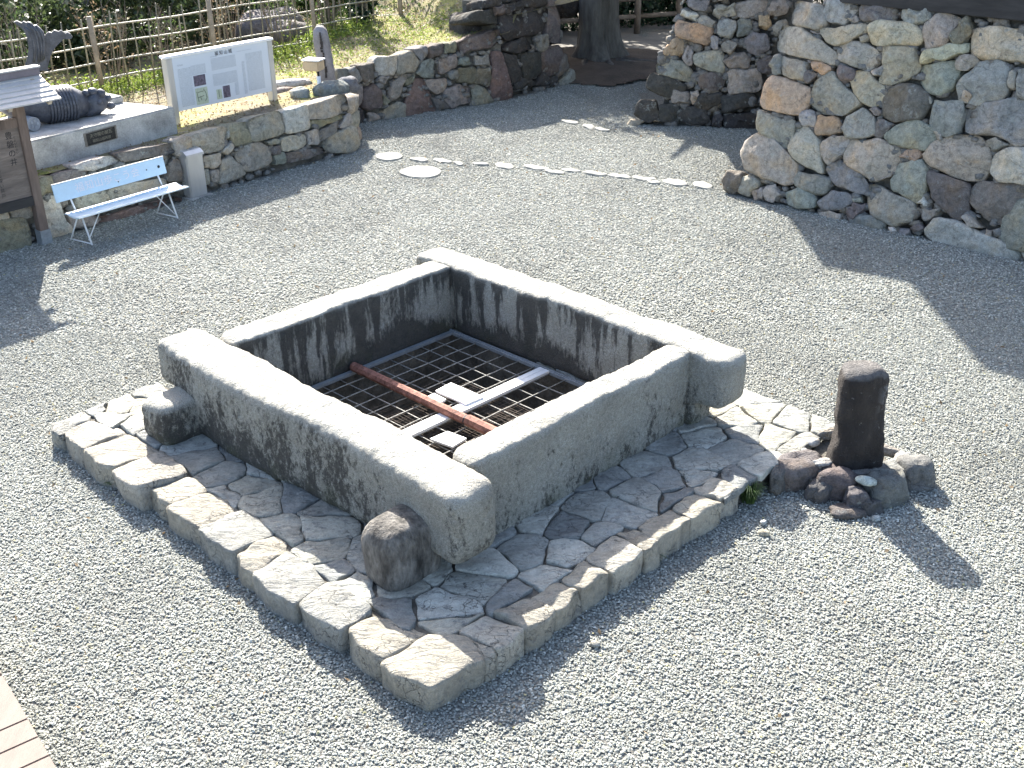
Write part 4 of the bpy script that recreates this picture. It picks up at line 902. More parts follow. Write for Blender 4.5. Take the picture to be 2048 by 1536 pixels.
# the two front corners read: left corner is the rear left end; seat board in profile strips
prof_ = [(.0, .0), (.05, .012), (.12, -.006), (.2, -.012), (.27, -.004), (.33, .006)]
m = MB()
s0 = B0-Bn*.02; 
def BP(s, f, z): return Vector((B0.x, B0.y, 0))+Bd*s+Bn*f+Z*z
V = []; F = []
for s in (0.0, bl*1.0):
    for f, z in prof_: V.append(BP(s, f-.01, .425+z))
    for f, z in prof_[::-1]: V.append(BP(s, f-.01, .405+z))
n = 12
for j in range(n): F.append((j, (j+1) % n, n+(j+1) % n, n+j))
F += [tuple(range(n))[::-1], tuple(range(n, 2*n))]
mk('seat', V, F, m_simple('seat_paint', (.72, .80, .83), .4, 0, .04), bench)
m = MB(); m.bar(BP(.1, .10, .424), BP(bl-.1, .10, .424), .035, .006); m.build('seat_stripe', BLUEP, bench)
bu = (Z-Bn*.18).normalized(); bc0 = BP(-.04, -.09, .56); bc1 = BP(bl-.04, -.09, .56)
m = MB(); mid = (bc0+bc1)/2+bu*.115; m.obox(mid, Bd*(bl/2), bu*.115, Bn*.008); back = m.build('backrest', BLUEP, bench, bevel=.004)
m = MB(); m.bar(bc0+bu*.236, bc1+bu*.236, .03, .008, up=bu); m.build('backrest_lip', WHITEP, bench)
for k, (s, zz) in enumerate(((.93, .12), (.78*bl+.1, .11), (.93*bl, .115))):
    m = MB(); c = bc0+Bd*(.95 if k == 0 else (1.42 if k == 1 else bl-.11))+bu*(.115 if k else .06)
    m.tube([c+Bn*.006, c+Bn*.013], .009 if k < 2 else .02, 10); m.build('bolt', BLACK, bench)
for s in (.2, bl-.16):
    m = MB(); m.tube([BP(s, .02, .42), BP(s-.05, .26, .0)], .013, 8); m.build('leg', WHITEP, bench, True)
    m = MB(); m.tube([BP(s, .02, .42), BP(s-.1, -.16, .0)], .011, 8); m.build('leg', WHITEP, bench, True)
    m = MB(); m.tube([BP(s-.1, -.16, .02), BP(s-.05, .26, .02)], .009, 8); m.build('foot_rail', WHITEP, bench, True)
    m = MB(); m.tube([BP(s+.28*(1 if s < 1 else -1), .1, .41), BP(s-.05, .2, .06)], .008, 6); m.build('brace', WHITEP, bench, True)
    m = MB(); m.tube([BP(s-.02, -.04, .42), BP(s-.02, -.16, .66)], .013, 8); m.build('back_strut', WHITEP, bench, True)
def text(name, body, size, loc, xdir, ydir, mat, parent, align='CENTER', ext=.001):
    cu = bpy.data.curves.new(name, 'FONT'); cu.body = body; cu.size = size; cu.align_x = align; cu.align_y = 'CENTER'; cu.extrude = ext; cu.materials.append(mat)
    o = bpy.data.objects.new(name, cu); link(o); z = xdir.cross(ydir)
    M = Matrix((xdir, ydir, z)).transposed().to_4x4(); M.translation = loc-parent_world(parent); o.parent = parent; o.matrix_local = M
    return o
t = text('lettering', '福知山歩こう会', .135, mid+Bn*.0115-Bd*.06, Bd, bu, WTEXT, bench); t.data.space_character = 1.12
# ================================================================== LITTER BIN
bn = thing('ashtray_bin', G(392, 398), 'slim brushed steel litter bin with sloping lid beside the bench', 'bin')
c = G(392, 392); bx = Bd; by = Bn; Hb = .70
m = MB(); m.obox(c+Z*(Hb*.5-.03), bx*.145, by*.10, Z*(Hb*.5-.04)); m.build('body', STEEL, bn, bevel=.012)
m = MB(); m.obox(c+Z*.008, bx*.20, by*.15, Z*.008); m.build('base_plate', CONC, bn)
m = MB(); m.obox(c+Z*(Hb*.5-.03)-bx*.147, bx*.004, by*.075, Z*(Hb*.5-.07)); m.build('side_panel', STEEL, bn)
V = []; hw = .155
for s in (-1, 1):
    for (f, z) in ((-.115, Hb-.08), (-.115, Hb-.02), (-.06, Hb+.015), (.05, Hb+.0), (.115, Hb-.045), (.12, Hb-.08)): V.append(c+bx*(s*hw)+by*f+Z*z)
mk('lid', V, [tuple(range(6))[::-1], tuple(range(6, 12))]+[(j, (j+1) % 6, 6+(j+1) % 6, 6+j) for j in range(6)], STEEL, bn)
m = MB(); m.obox(c+bx*.03+Z*(Hb+.012)-by*.0, bx*.03, by*.02, Z*.006); m.build('ash_slot', ZINC, bn)
# ================================================================== INFORMATION BOARD (white panel)
I0 = G(350, 240, .86); I1 = G(546, 196, .86); I1.z = I0.z = .86
Id = (I1-I0).normalized(); In = Vector((Id.y, -Id.x, 0)); In = In if In.y < 0 else -In; W_ = (I1-I0).length
ib = thing('information_board', (I0+I1)/2, 'wide white printed information board held between two brushed steel pillars', 'information board')
TOPZ = .93
lean = Z
for k, s in enumerate((0, W_)):
    b = I0+Id*s; m = MB(); m.obox(b+Z*(TOPZ/2-.1), Id*.05, In*.075, Z*(TOPZ/2+.1)); o = m.build('pillar', STEEL, ib, bevel=.012)
m = MB(); m.obox((I0+I1)/2+Z*(TOPZ+.02), Id*(W_/2+.075), In*.08, Z*.02); m.build('cap_rail', WHITEP, ib, bevel=.01)
m = MB(); m.obox((I0+I1)/2+Z*(.13+(TOPZ-.13)/2)+In*.05, Id*(W_/2-.052), In*.012, Z*((TOPZ-.13)/2)); panel = m.build('panel', newmat('print_panel', (.64, .68, .72), .35), ib)
def IPt(u_, v_, e=.0): # u 0..1 across, v 0..1 up on the panel face
    return I0+Id*(.055+u_*(W_-.11))+Z*(.13+v_*(TOPZ-.13))+In*(.063+e)
def m_print():
    t = NT(newmat('fine_print', rough=.5)); tc = t.new('ShaderNodeTexCoord'); sx = t.new('ShaderNodeSeparateXYZ'); t.l.new(tc.outputs['Object'], sx.inputs[0])
    row = t.math('FRACT', t.math('MULTIPLY', sx.outputs['Z'], 66.0)); rm = t.math('MULTIPLY', t.math('GREATER_THAN', row, .35), 1.0)
    nn = t.noise(150, 2, .8, tc.outputs['Object']); m_ = t.math('MULTIPLY', rm, t.mr(nn, .42, .5))
    return t.fin(t.mix(t.math('MULTIPLY', m_, .6), (.64, .68, .72), (.22, .25, .27)), .5)
PRINT = m_print()
def iquad(u0, v0, u1, v1, mat, name, e=.002): 
    return mk(name, [IPt(u0, v0, e), IPt(u1, v0, e), IPt(u1, v1, e), IPt(u0, v1, e)], [(0, 1, 2, 3)], mat, ib)
for q in [(.04, .06, .17, .78), (.17, .62, .32, .80), (.38, .63, .64, .86), (.38, .33, .64, .56), (.60, .08, .64, .33), (.75, .10, .93, .84), (.70, .06, .73, .70), (.04, .83, .10, .86), (.38, .885, .45, .905), (.66, .90, .82, .915)]: iquad(*q, PRINT, 'print_block')
PH = m_simple('photo_print', (.13, .11, .14), .5, 0, .6, 30, 0); MAPM = m_simple('map_print', (.47, .52, .40), .5, 0, .12, 20, 0)
iquad(.185, .40, .305, .60, PH, 'photo'); iquad(.47, .07, .545, .30, PH, 'photo'); iquad(.185, .045, .31, .36, MAPM, 'map'); iquad(.40, .07, .455, .26, MAPM, 'map')
m = MB()
for p, q in (((.27, .33), (.29, .25)), ((.29, .25), (.295, .15)), ((.295, .15), (.275, .09)), ((.21, .28), (.27, .29)), ((.2, .18), (.27, .2)), ((.2, .3), (.21, .1)), ((.23, .2), (.24, .12)), ((.425, .24), (.425, .1))):
    m.bar(IPt(*p, .003), IPt(*q, .003), .012, .002, up=In)
m.build('map_line', newmat('map_ink', (.20, .23, .17), .6), ib)
text('title_lettering', '福知山城', .07, IPt(.52, .935, .003), Id, Z, INK, ib, ext=.0005).data.space_character = 1.5
# ================================================================== PLINTH WITH ROOF ORNAMENT
pa, pb_ = G(59, 283, 1.2), G(350, 213, 1.2); pd_ = (pb_-pa).normalized(); pn_ = Vector((-pd_.y, pd_.x, 0))
pl = thing('concrete_plinth', (pa+pb_)/2-Z*.35, 'long low concrete plinth with a dark plaque on its front, above the bench', 'plinth')
pt = [pa-pd_*2.2, pb_, G(176, 197, 1.2), G(176, 197, 1.2)-pd_*3.6]
V = [p.copy() for p in pt]+[Vector((p.x, p.y, .76)) for p in pt]; V[4] += Vector((0, 0, 0))
m = MB(); m.add(V, [(0, 1, 2, 3), (0, 4, 5, 1), (1, 5, 6, 2), (2, 6, 7, 3), (3, 7, 4, 0)]); m.build('slab', CONC, pl, bevel=.02)
q0, q1 = G(171, 272, 1.13), G(231, 256, 1.13)
def onface(x, y): return ray_plane(x, y, pa, (-pn_))
A4 = [onface(*p) for p in ((168, 268), (229, 251), (233, 276), (173, 293))]
cpl = sum(A4, Vector())/4; fr = [p-pn_*.012+(p-cpl)*.06 for p in A4]
mk('plaque_frame', fr+[p+pn_*.03 for p in fr], [(0, 1, 2, 3), (0, 4, 5, 1), (1, 5, 6, 2), (2, 6, 7, 3), (3, 7, 4, 0)], m_simple('bronze_rim', (.22, .20, .17), .5, .4), pl)
fr = [p-pn_*.018-(p-cpl)*.06 for p in A4]; mk('plaque', fr, [(0, 1, 2, 3)], m_simple('plaque_face', (.03, .028, .025), .5, 0, .3, 40, .2), pl)
ux = (A4[1]-A4[0]).normalized(); uy = Z
GILT = newmat('plaque_lettering', (.22, .20, .15), .6)
text('plaque_lettering', '天守閣の鯱瓦', .062, cpl-pn_*.021+uy*.035, ux, (ux.cross(-pn_)).normalized()*-1 if (ux.cross(-pn_)).z < 0 else ux.cross(-pn_).normalized(), GILT, pl, ext=.0005)
text('plaque_lettering', '福知山城再建', .05, cpl-pn_*.021-uy*.04, ux, Z, GILT, pl, ext=.0005)
m = MB(); bq = G(213, 205, 1.2); m.obox(bq+Z*.05, pd_*.16, pn_*.22, Z*.05); setp(m.build('concrete_block', CONC, None, bevel=.02), 'small pale concrete block on the back corner of the plinth', 'block')
# shachihoko roof ornament, lying with its tail up
sh = thing('fish_roof_ornament', G(110, 245, 1.22), 'dark tile roof ornament shaped as a fish with raised forked tail on the plinth', 'roof ornament')
c0 = G(172, 232, 1.2); c1 = G(95, 246, 1.2); ax = (c0-c1).normalized()
m = MB(); pth = [c0+Z*.16, c0.lerp(c1, .35)+Z*.22, c0.lerp(c1, .7)+Z*.24, c1+Z*.24, c1-ax*.35+Z*.30, c1-ax*.62+pn_*.25+Z*.52]
m.tube(pth, [.17, .24, .25, .24, .20, .15], 16); body = m.build('body', TILE, sh, True)
for k in range(9):   # scale ridges round the body
    a = k/8; p = pth[1].lerp(pth[3], a); m = MB(); m.tube([p-ax*.015, p+ax*.015], [.265, .262], 16, False); m.build('scale_band', TILE, sh, True)
hd = c0+ax*.12
boulder('head', sh, hd+Z*.17, (.20, .19, .17), TILE, None, .16, 3, 2.4, 1.2, .6)
for dx, dz, r in ((.1, .3, .075), (-.02, .34, .07), (.2, .22, .06), (.22, .1, .07), (.05, .2, .06), (-.12, .33, .06)):
    boulder('head_curl', sh, hd+ax*dx-pn_*.08+Z*dz, (r, r*.9, r*.8), TILE, None, .15, 2, 2.2)
boulder('eye', sh, hd-pn_*.19+Z*.2, (.04, .03, .04), TILE, None, .02, 2, 2)
# raised tail: two fins with ribs
def fin(pix, y_depth_pt, thick, name):
    n = (Vector((0, 0, CAM_H))-y_depth_pt); n.z = 0; n.normalize()
    P = [ray_plane(x, y, y_depth_pt, n) for x, y in pix]
    f = MB(); k = len(P); f.add([p+n*thick for p in P]+[p-n*thick for p in P], [tuple(range(k)), tuple(range(k, 2*k))[::-1]]+[(i, k+i, k+(i+1) % k, (i+1) % k) for i in range(k)])
    return f.build(name, TILE, sh)
tp = G(70, 172, 1.2)+Vector((0, .55, 0))
SC = lambda pts: [(x/8.904, y/8.907) for x, y in pts]
fin(SC([(420,1250),(490,1000),(510,850),(480,650),(410,520),(300,430),(245,390),(300,365),(330,380),(385,405),(420,375),(470,400),(500,385),(550,400),(600,450),(650,440),(720,500),(780,570),(800,640),(790,800),(830,1000),(860,1250)]), tp, .05, 'tail_fin')
fin(SC([(790,800),(800,640),(820,600),(870,565),(920,580),(960,535),(1010,545),(1040,560),(1080,535),(1120,560),(1160,590),(1200,570),(1250,595),(1290,650),(1260,690),(1130,690),(1060,760),(1000,820),(940,900),(900,1000),(860,1150),(800,1150)]), tp+Vector((0, .05, 0)), .04, 'tail_fin')
for pix in ([(440,480),(540,560),(590,700),(620,900),(600,1100)], [(500,430),(600,520),(660,680),(690,900),(690,1100)], [(590,460),(680,560),(730,720),(740,900),(740,1080)], [(660,470),(740,580),(780,720),(780,900),(770,1050)]):
    n = (Vector((0, 0, CAM_H))-tp); n.z = 0; n.normalize()
    m = MB(); m.tube([ray_plane(x/8.904, y/8.907, tp, n)+n*.05 for x, y in pix], .022, 8); m.build('tail_rib', TILE, sh, True)
rt = thing('round_eave_tile', G(66, 262, 1.2), 'round grey crest tile lying at the left of the fish ornament', 'tile')
c = G(68, 262, 1.2)+Z*.10; m = MB(); m.tube([c-pn_*.03, c+pn_*.45], [.095, .095], 20); m.build('body', m_simple('grey_tile', (.22, .235, .25), .5, 0, .2), rt)
m = MB(); m.tube([c-pn_*.04, c-pn_*.03], [.095, .095], 20); m.build('rim', m_simple('grey_tile_face', (.28, .30, .32), .5, 0, .2), rt)
for k in range(5):
    a = k*1.2566; m = MB(); cc = c-pn_*.042+pd_*(.045*math.cos(a))+Z*(.045*math.sin(a)); m.tube([cc-pn_*.008, cc], .02, 10); m.build('crest_petal', m_simple('grey_tile_crest', (.33, .35, .37), .5) if k == 0 else bpy.data.materials['grey_tile_crest'], rt)
# ================================================================== WOODEN NOTICE BOARD WITH ROOF (left edge)
nd = Vector((.655, .755, 0)).normalized(); nn_ = Vector((.755, -.655, 0)).normalized()
nb0 = Vector((-6.17, 14.42, 0))
nb = thing('wooden_notice_board', nb0-nd*.8, 'brown timber notice board with a small sheet roof and brushed vertical writing', 'notice board')
for s in (0, -1.65):
    m = MB(); b = nb0+nd*s; m.obox(b+Z*.99-nn_*.0, nd*.06, nn_*.06, Z*.99); m.build('post', OLDWOOD, nb, bevel=.006)
    m = MB(); m.obox(b+Z*.09, nd*.072, nn_*.072, Z*.10); m.build('post_shoe', ZINC, nb)
m = MB(); m.obox(nb0-nd*.825+Z*1.62, nd*.765, nn_*.04, Z*.055); m.build('upper_rail', OLDWOOD, nb)
m = MB(); m.obox(nb0-nd*.825+Z*.60, nd*.765, nn_*.045, Z*.06); m.build('lower_rail', DARKWOOD, nb)
for k in range(3):
    m = MB(); m.obox(nb0-nd*(.825)+Z*(.66+.302*(k+.5)), nd*.765, nn_*.018, Z*.150); m.build('board', m_wood('board_timber', (.185, .15, .125), (.25, .25, 2)) if k == 0 else bpy.data.materials['board_timber'], nb)
for s, txt, size, z0 in ((.20, '豊磐の井', .10, 1.47), (.13, 'とよいわのい', .035, 1.44), (.42, '城郭本丸内にある深い井戸', .058, 1.46), (.58, '福知山城の井戸です', .055, 1.30), (.74, '明智光秀が築いた城', .055, 1.46)):
    for i, ch in enumerate(txt):
        text('lettering', ch, size, nb0-nd*(s)+Z*(z0-i*size*1.12)+nn_*.02, nd, Z, INK, nb, ext=.0006)
# roof
ew = .46; rz = .26; ez = 1.90; re = nb0+nd*.36; rl = nb0-nd*2.05
ROOFM = SHEET
for sgn in (1, -1):
    nrow = 6
    for k in range(nrow):
        f0, f1 = k/nrow, (k+1)/nrow
        p = lambda b, f, up: b+nn_*(sgn*ew*f)+Z*(ez+rz*(1-f)+up)
        t0 = .016; m = MB()
        m.add([p(re, f0, .0), p(rl, f0, .0), p(rl, f1, .014), p(re, f1, .014), p(re, f0, -.01), p(rl, f0, -.01), p(rl, f1, -.004), p(re, f1, -.004)], [(0, 1, 2, 3), (7, 6, 5, 4), (0, 3, 7, 4), (1, 5, 6, 2), (3, 2, 6, 7), (0, 4, 5, 1)])
        m.build('roof_sheet', ROOFM, nb)
m = MB(); m.obox((re+rl)/2+Z*(ez+rz+.035)+nd*.0, nd*((re-rl).length/2), nn_*.05, Z*.045); m.build('ridge_board', m_simple('ridge_sheet', (.20, .17, .18), .5, 0, .1), nb, bevel=.006)
m = MB(); m.obox((re+rl)/2+Z*(ez+rz+.09), nd*((re-rl).length/2+.01), nn_*.065, Z*.010); m.build('ridge_cap', SHEET, nb)
for s in (.22, -.30, -.85, -1.4, -1.95):
    for sgn in (1, -1):
        m = MB(); b = nb0+nd*s; m.bar(b+nn_*(sgn*.05)+Z*(ez+rz-.05), b+nn_*(sgn*(ew-.03))+Z*(ez-.03), .05, .05); m.build('rafter', m_wood('rafter_wood', (.42, .36, .28), (1, 1, 1)) if (s == .22 and sgn == 1) else bpy.data.materials['rafter_wood'], nb)
m = MB(); m.bar(nb0+nd*.32+Z*1.86, nb0-nd*2.0+Z*1.86, .09, .09); m.build('ridge_beam', OLDWOOD, nb)
# ================================================================== STONE MARKER, LIGHT, TERRACE ROCKS
b = G(655, 165, .82); b.z = .72; R2 = []
for i in range(14):
    s = i/13; k = 1 if s < .88 else math.sqrt(max(.05, 1-((s-.88)/.12)**2*.8)); R2.append(((b.x-.06*s, b.y+.03*s, .72+s*1.06), .15*k*(1-.12*s), .11*k, 3.2))
mk_ = loft_post('stone_marker', R2, m_simple('grey_marker_stone', (.24, .225, .225), .8, 0, .2, 5, .5, 40, .01), 'slim grey inscribed stone marker post standing on the terrace wall', 'stone marker', 20)
mk_p = parent_world(mk_); m = MB()
for i in range(16):
    s = i/15; p = Vector((b.x+.012-.06*s, b.y-.118, .95+s*.72)); m.obox(p+Vector((rnd.uniform(-.012, .012), -.0, 0)), Vector((rnd.uniform(.012, .024), 0, 0)), Vector((0, .012, 0)), Vector((0, 0, rnd.uniform(.016, .03))))
m.build('engraved_lettering', INK, mk_)
fl = thing('garden_floodlight', G(640, 190, .8), 'cream box shaped lamp head on a short white pole beside the stone marker', 'lamp')
c = G(640, 188, .8); m = MB(); m.tube([c+Z*.0, c+Z*.10], .045, 12); m.build('pole_base', WHITEP, fl, True); m = MB(); m.tube([c+Z*.04, c+Z*.30], .035, 12); m.build('pole', WHITEP, fl, True)
m = MB(); m.tube([c+Z*.29, c+Z*.42], .02, 10); m.build('neck', BLACK, fl, True)
hx = Vector((.85, -.3, 0)).normalized(); hy = Vector((.3, .85, 0)).normalized(); cc = c+Z*.47-hx*.1+hy*.05
m = MB(); m.obox(cc, hx*.15, hy*.12, Z*.085); m.build('lamp_head', m_simple('cream_plastic', (.55, .42, .27), .5, 0, .1), fl, bevel=.02)
m = MB(); m.obox(cc+Z*.092, hx*.165, hy*.13, Z*.012); m.build('lamp_hood', WHITEP, fl, bevel=.006)
for (px, py, z, r, c, lab) in [(583, 168, .86, (.36, .14, .08), (.42, .40, .37), 'long pale flat rock on the terrace left of the lamp'), (600, 190, .86, (.16, .12, .12), (.32, .33, .30), 'small angular rock at the foot of the lamp'),
        (665, 182, .86, (.34, .2, .17), (.2, .22, .21), 'blue grey boulder round the foot of the stone marker'), (695, 172, .86, (.2, .16, .15), (.17, .17, .18), 'dark boulder right of the stone marker'), (560, 182, .84, (.24, .1, .05), (.22, .19, .18), 'low brown rock lying below the long pale rock'),
        (540, 60, 1.0, (.75, .5, .42), (.20, .18, .18), 'big grey boulder behind the bamboo fence'), (580, 72, 1.0, (.4, .35, .3), (.17, .16, .155), 'smaller dark boulder behind the bamboo fence')]:
    o = boulder('terrace_rock', None, G(px, py, z), r, FIELD, c, .12, 3, 2.8, None, rnd.uniform(.3, .9)); setp(o, lab, 'rock')
# ================================================================== BAMBOO FENCE
fa, fb = Vector((-7.02, 20.0, 0)), Vector((-3.3, 24.3, 0)); fdir = (fb-fa).normalized()
fence = thing('bamboo_fence', fa.lerp(fb, .3), 'long open bamboo fence with three horizontal rails running along the terrace edge', 'fence')
zf = .82; L_ = 10.2; S0 = -4.6
def FP(s, z): return fa+fdir*s+Z*(zf+z)
for z in (.19, .47, .76, 1.05):
    m = MB(); m.tube([FP(s, z+.012*math.sin(s*2.3+z)) for s in np.linspace(S0, 6.6, 26)], .0155, 7); m.build('rail', BAMBOO2, fence, True)
pm = None
for k in range(-2, 4):
    m = MB(); s = .0+k*2.42; m.tube([FP(s, -.1), FP(s-.03, 1.24)], .045, 9); m.build('fence_post', m_simple('post_wood', (.33, .26, .18), .8, 0, .25, 5, .3) if pm is None else pm, fence, True); pm = bpy.data.materials['post_wood']
s = S0+.1; src = None
while s < 6.5:
    if src is None:
        m = MB(); m.tube([Vector((0, 0, -.1)), Vector((0, 0, .6)), Vector((0, 0, 1.2))], [.017, .015, .012], 6); src = m.build('stake', BAMBOO, fence, True, origin=Vector((0, 0, 0))); o = src
    else: o = src.copy(); link(o)
    o.location = FP(s, 0)-parent_world(fence)-Vector((fdir.y, -fdir.x, 0))*.03; o.rotation_euler = (rnd.uniform(-.04, .04), rnd.uniform(-.05, .05), rnd.uniform(0, 6)); o.scale = (1, 1, rnd.uniform(.85, 1.12)); s += rnd.uniform(.15, .28)
f2 = thing('bamboo_fence', G(850, 40, .95), 'short low bamboo rail fence on the mossy ground right of the dark shrub', 'fence')
ga, gb = Vector((-3.2, 25.3, .95)), Vector((-1.2, 25.7, 1.0))
for z in (.22, .62): m = MB(); m.tube([ga+Z*z-Vector((.5, .1, 0)), gb+Z*z], .022, 7); m.build('rail', BAMBOO2, f2, True)
for t_ in (.45, .85): m = MB(); p = ga.lerp(gb, t_); m.tube([p-Z*.1, p+Z*1.0], .03, 7); m.build('fence_post', pm, f2, True)
# ================================================================== TREE, LOG FENCE (rear right)
LEAF_D = m_leaf('dark_evergreen_leaf', (.010, .030, .016), (.030, .065, .028), .22, .45)
LEAF_G = m_leaf('yellow_green_leaf', (.10, .17, .03), (.30, .36, .07), .45, .5)
LEAF_B = m_leaf('dry_brown_leaf', (.16, .11, .06), (.34, .25, .15), .3, .7)
LEAF_M = m_leaf('mid_green_leaf', (.04, .08, .02), (.10, .15, .04), .4, .45)
def leaves(name, parent, mat, N, fn, size, seed=0, asp=.45, label=None, cat=None, kind=None):
    r = np.random.RandomState(seed); P = np.array([fn(r) for _ in range(N)]); 
    d = r.normal(size=(N, 3)); d /= np.linalg.norm(d, axis=1)[:, None]; e = np.cross(d, r.normal(size=(N, 3))); e /= np.linalg.norm(e, axis=1)[:, None]
    sz = (size*r.uniform(.6, 1.3, N))[:, None]
    V = np.stack([P-d*sz, P-e*sz*asp+d*sz*.1, P+d*sz, P+e*sz*asp+d*sz*.1], 1).reshape(-1, 3)
    c = P.mean(0); me = bpy.data.meshes.new(name); me.from_pydata((V-c).tolist(), [], [tuple(range(4*i, 4*i+4)) for i in range(N)]); me.materials.append(mat)
    o = link(bpy.data.objects.new(name, me)); cv = Vector(c)
    if parent is not None: o.parent = parent; o.location = cv-parent_world(parent)
    else: o.location = cv
    return setp(o, label, cat, kind=kind)
def clumps(centers, rr, r):
    c = centers[r.randint(len(centers))]; d = r.normal(size=3); d /= np.linalg.norm(d); k = r.uniform(.55, 1.0)**.5
    return (c[0]+d[0]*rr*c[3]*k, c[1]+d[1]*rr*c[3]*k, c[2]+d[2]*rr*c[3]*.8*k)
tree = thing('tree', tb, 'large tree with thick grey trunk flaring into roots on the earth mound', 'tree')
V = []; F = []; M = 30; st = 26
for i in range(st):
    z = i/(st-1)*5.2-.05; r0 = .44-.022*z+.30*math.exp(-max(0, z)*4.2)
    for j in range(M):
        t = 2*math.pi*j/M; k = 1+.10*math.sin(3*t+.6)+.07*math.sin(5*t+2)+.22*math.exp(-max(0, z)*3)*math.sin(4*t+1)
        if math.cos(t-5.1) > .93: k -= .12
        q = Vector((tb.x+math.cos(t)*r0*k-.03*z, tb.y+math.sin(t)*r0*k, z)); V.append(q+noise.noise_vector(q*3)*.03)
for i in range(st-1):
    for j in range(M): F.append((i*M+j, i*M+(j+1) % M, (i+1)*M+(j+1) % M, (i+1)*M+j))
F.append(tuple((st-1)*M+j for j in range(M))); mk('trunk', V, F, BARK, tree, True)
m = MB()
for k in range(7):
    a = k*.9+.3; p0 = tb+Vector((-.12, 0, 3.0+.25*k)); p1 = p0+Vector((math.cos(a)*1.0, math.sin(a)*1.0+.4, .8)); m.tube([p0, p1, p1+Vector((math.cos(a)*.9, math.sin(a)*.9+.3, .5))], [.16, .09, .03], 8)
m.build('limbs', BARK, tree, True)
cc_ = [(.8+rnd.uniform(-2.2, 1.6), 28.4+rnd.uniform(-1.0, 2.4), 3.9+rnd.uniform(-.8, .9), rnd.uniform(.7, 1.3)) for _ in range(34)]
leaves('crown', tree, LEAF_D, 20000, lambda r: clumps(cc_, 1.0, r), .11, 5)
mroot = MB()
for p_, q_ in (((2.4, 25.6), (3.9, 24.9)), ((2.5, 25.7), (4.3, 25.3)), ((1.7, 25.6), (1.4, 24.4)), ((2.2, 25.5), (2.6, 24.3))):
    a_, b__ = Vector((*p_, .12)), Vector((*q_, .03)); mroot.tube([a_, a_.lerp(b__, .5)+Vector((rnd.uniform(-.1, .1), 0, .0)), b__], [.09, .06, .03], 8)
mroot.build('roots', BARK, tree, True)
lg = thing('log_fence', Vector((2.4, 29.8, 0)), 'two rail log fence along the path behind the big tree', 'fence')
lp = [Vector((-1.0, 28.6, 0)), Vector((.4, 29.0, 0)), Vector((1.9, 29.5, 0)), Vector((3.3, 29.9, 0)), Vector((4.4, 30.3, 0)), Vector((5.9, 30.8, 0)), Vector((7.4, 31.3, 0))]
for p in lp: m = MB(); m.tube([p-Z*.1, p+Z*1.05], .085, 10); m.build('fence_post', LOGW, lg, True)
for i in range(len(lp)-1):
    for z in (.42, .85): m = MB(); m.tube([lp[i]+Z*z, lp[i+1]+Z*z], .06, 8); m.build('rail', LOGW, lg, True)
# ================================================================== BACKGROUND FOLIAGE: each shrub its own thing
def shrub(x, y, z0, r, h, mat, N, size, label, seed, name='shrub', stem=True, grp='evergreen shrubs beyond the bamboo fence'):
    t = thing(name, Vector((x, y, z0)), label, 'shrub', grp); R = random.Random(seed)
    cs = [(x+R.uniform(-.7, .7)*r, y+R.uniform(-.6, .6)*r, z0+h*R.uniform(.12, .95), R.uniform(.25, .5)*r) for _ in range(20)]
    leaves('foliage', t, mat, N, lambda q: clumps(cs, 1.0, q), size, seed)
    if stem:
        m = MB()
        for k in range(6):
            a = R.uniform(0, 6.28); m.tube([Vector((x, y, z0-.2)), Vector((x+math.cos(a)*r*.3, y+math.sin(a)*r*.3, z0+h*.5)), Vector((x+math.cos(a)*r*.6, y+math.sin(a)*r*.6, z0+h*.9))], [.04, .025, .01], 5)
        m.build('stems', BARK, t)
    return t
DL = 'dense dark glossy evergreen shrub beyond the bamboo fence'
SL = ['dense evergreen shrub nearest the left edge, behind the raised fish tail', 'evergreen shrub behind and left of the one by the fish tail', 'glossy evergreen shrub right behind the bamboo fence between fish tail and first post', 'olive toned evergreen shrub behind the fence above the round eave tile',
      'dark evergreen shrub beyond the fence left of the information board', 'tall olive evergreen shrub at the top of the picture above the plinth', 'dark evergreen shrub behind the fence directly above the information board', None, None, None, None]
sp = [(-9.9, 21.2, .3, 1.6, 2.6), (-11.5, 23.5, .2, 2.0, 3.0), (-8.6, 22.6, .2, 1.4, 2.4), (-9.5, 25.0, .0, 2.0, 3.2), (-7.4, 24.4, .1, 1.5, 2.4), (-7.5, 27.0, -.2, 2.0, 3.0), (-5.9, 26.2, .0, 1.4, 2.2), (-12.5, 27.5, -.3, 2.4, 3.6), (-10, 29.0, -.4, 2.4, 3.6), (-5.4, 29.5, -.3, 1.9, 2.6), (-7.6, 31.5, -.6, 2.4, 3.2)]
LEAF_E = m_leaf('olive_evergreen_leaf', (.03, .05, .02), (.10, .13, .05), .35, .5)
for i, (x, y, z0, r, h) in enumerate(sp): shrub(x, y, z0, r, h, LEAF_D if i % 2 else LEAF_E, 5200, .075, SL[i] or 'far evergreen shrub at the very top left, behind the front row of shrubs', 100+i)
for i, (x, y, z0, r, h) in enumerate([(-4.9, 27.6, .4, .9, 1.5), (-4.0, 27.0, .6, .8, 1.5), (-3.5, 29.3, .5, 1.1, 1.6)]):
    shrub(x, y, z0, r, h, LEAF_M, 2600, .06, ['olive green shrub seen through the middle of the bamboo fence', 'loose olive shrub beside the boulders behind the bamboo fence', 'farther olive shrub on the lawn behind the bamboo fence'][i], 140+i, grp='olive shrubs behind the boulders')
shrub(-3.05, 25.0, .85, .42, 2.4, LEAF_D, 2600, .05, 'narrow dark upright shrub at the right end of the bamboo fence', 150, 'upright_shrub', grp=None)
shrub(-3.7, 24.9, .85, .38, 1.6, LEAF_M, 1300, .045, 'thin leafy shrub just left of the narrow dark shrub', 151, 'upright_shrub', grp=None)
RL = 'dark leafy shrub in the woods behind the log fence'
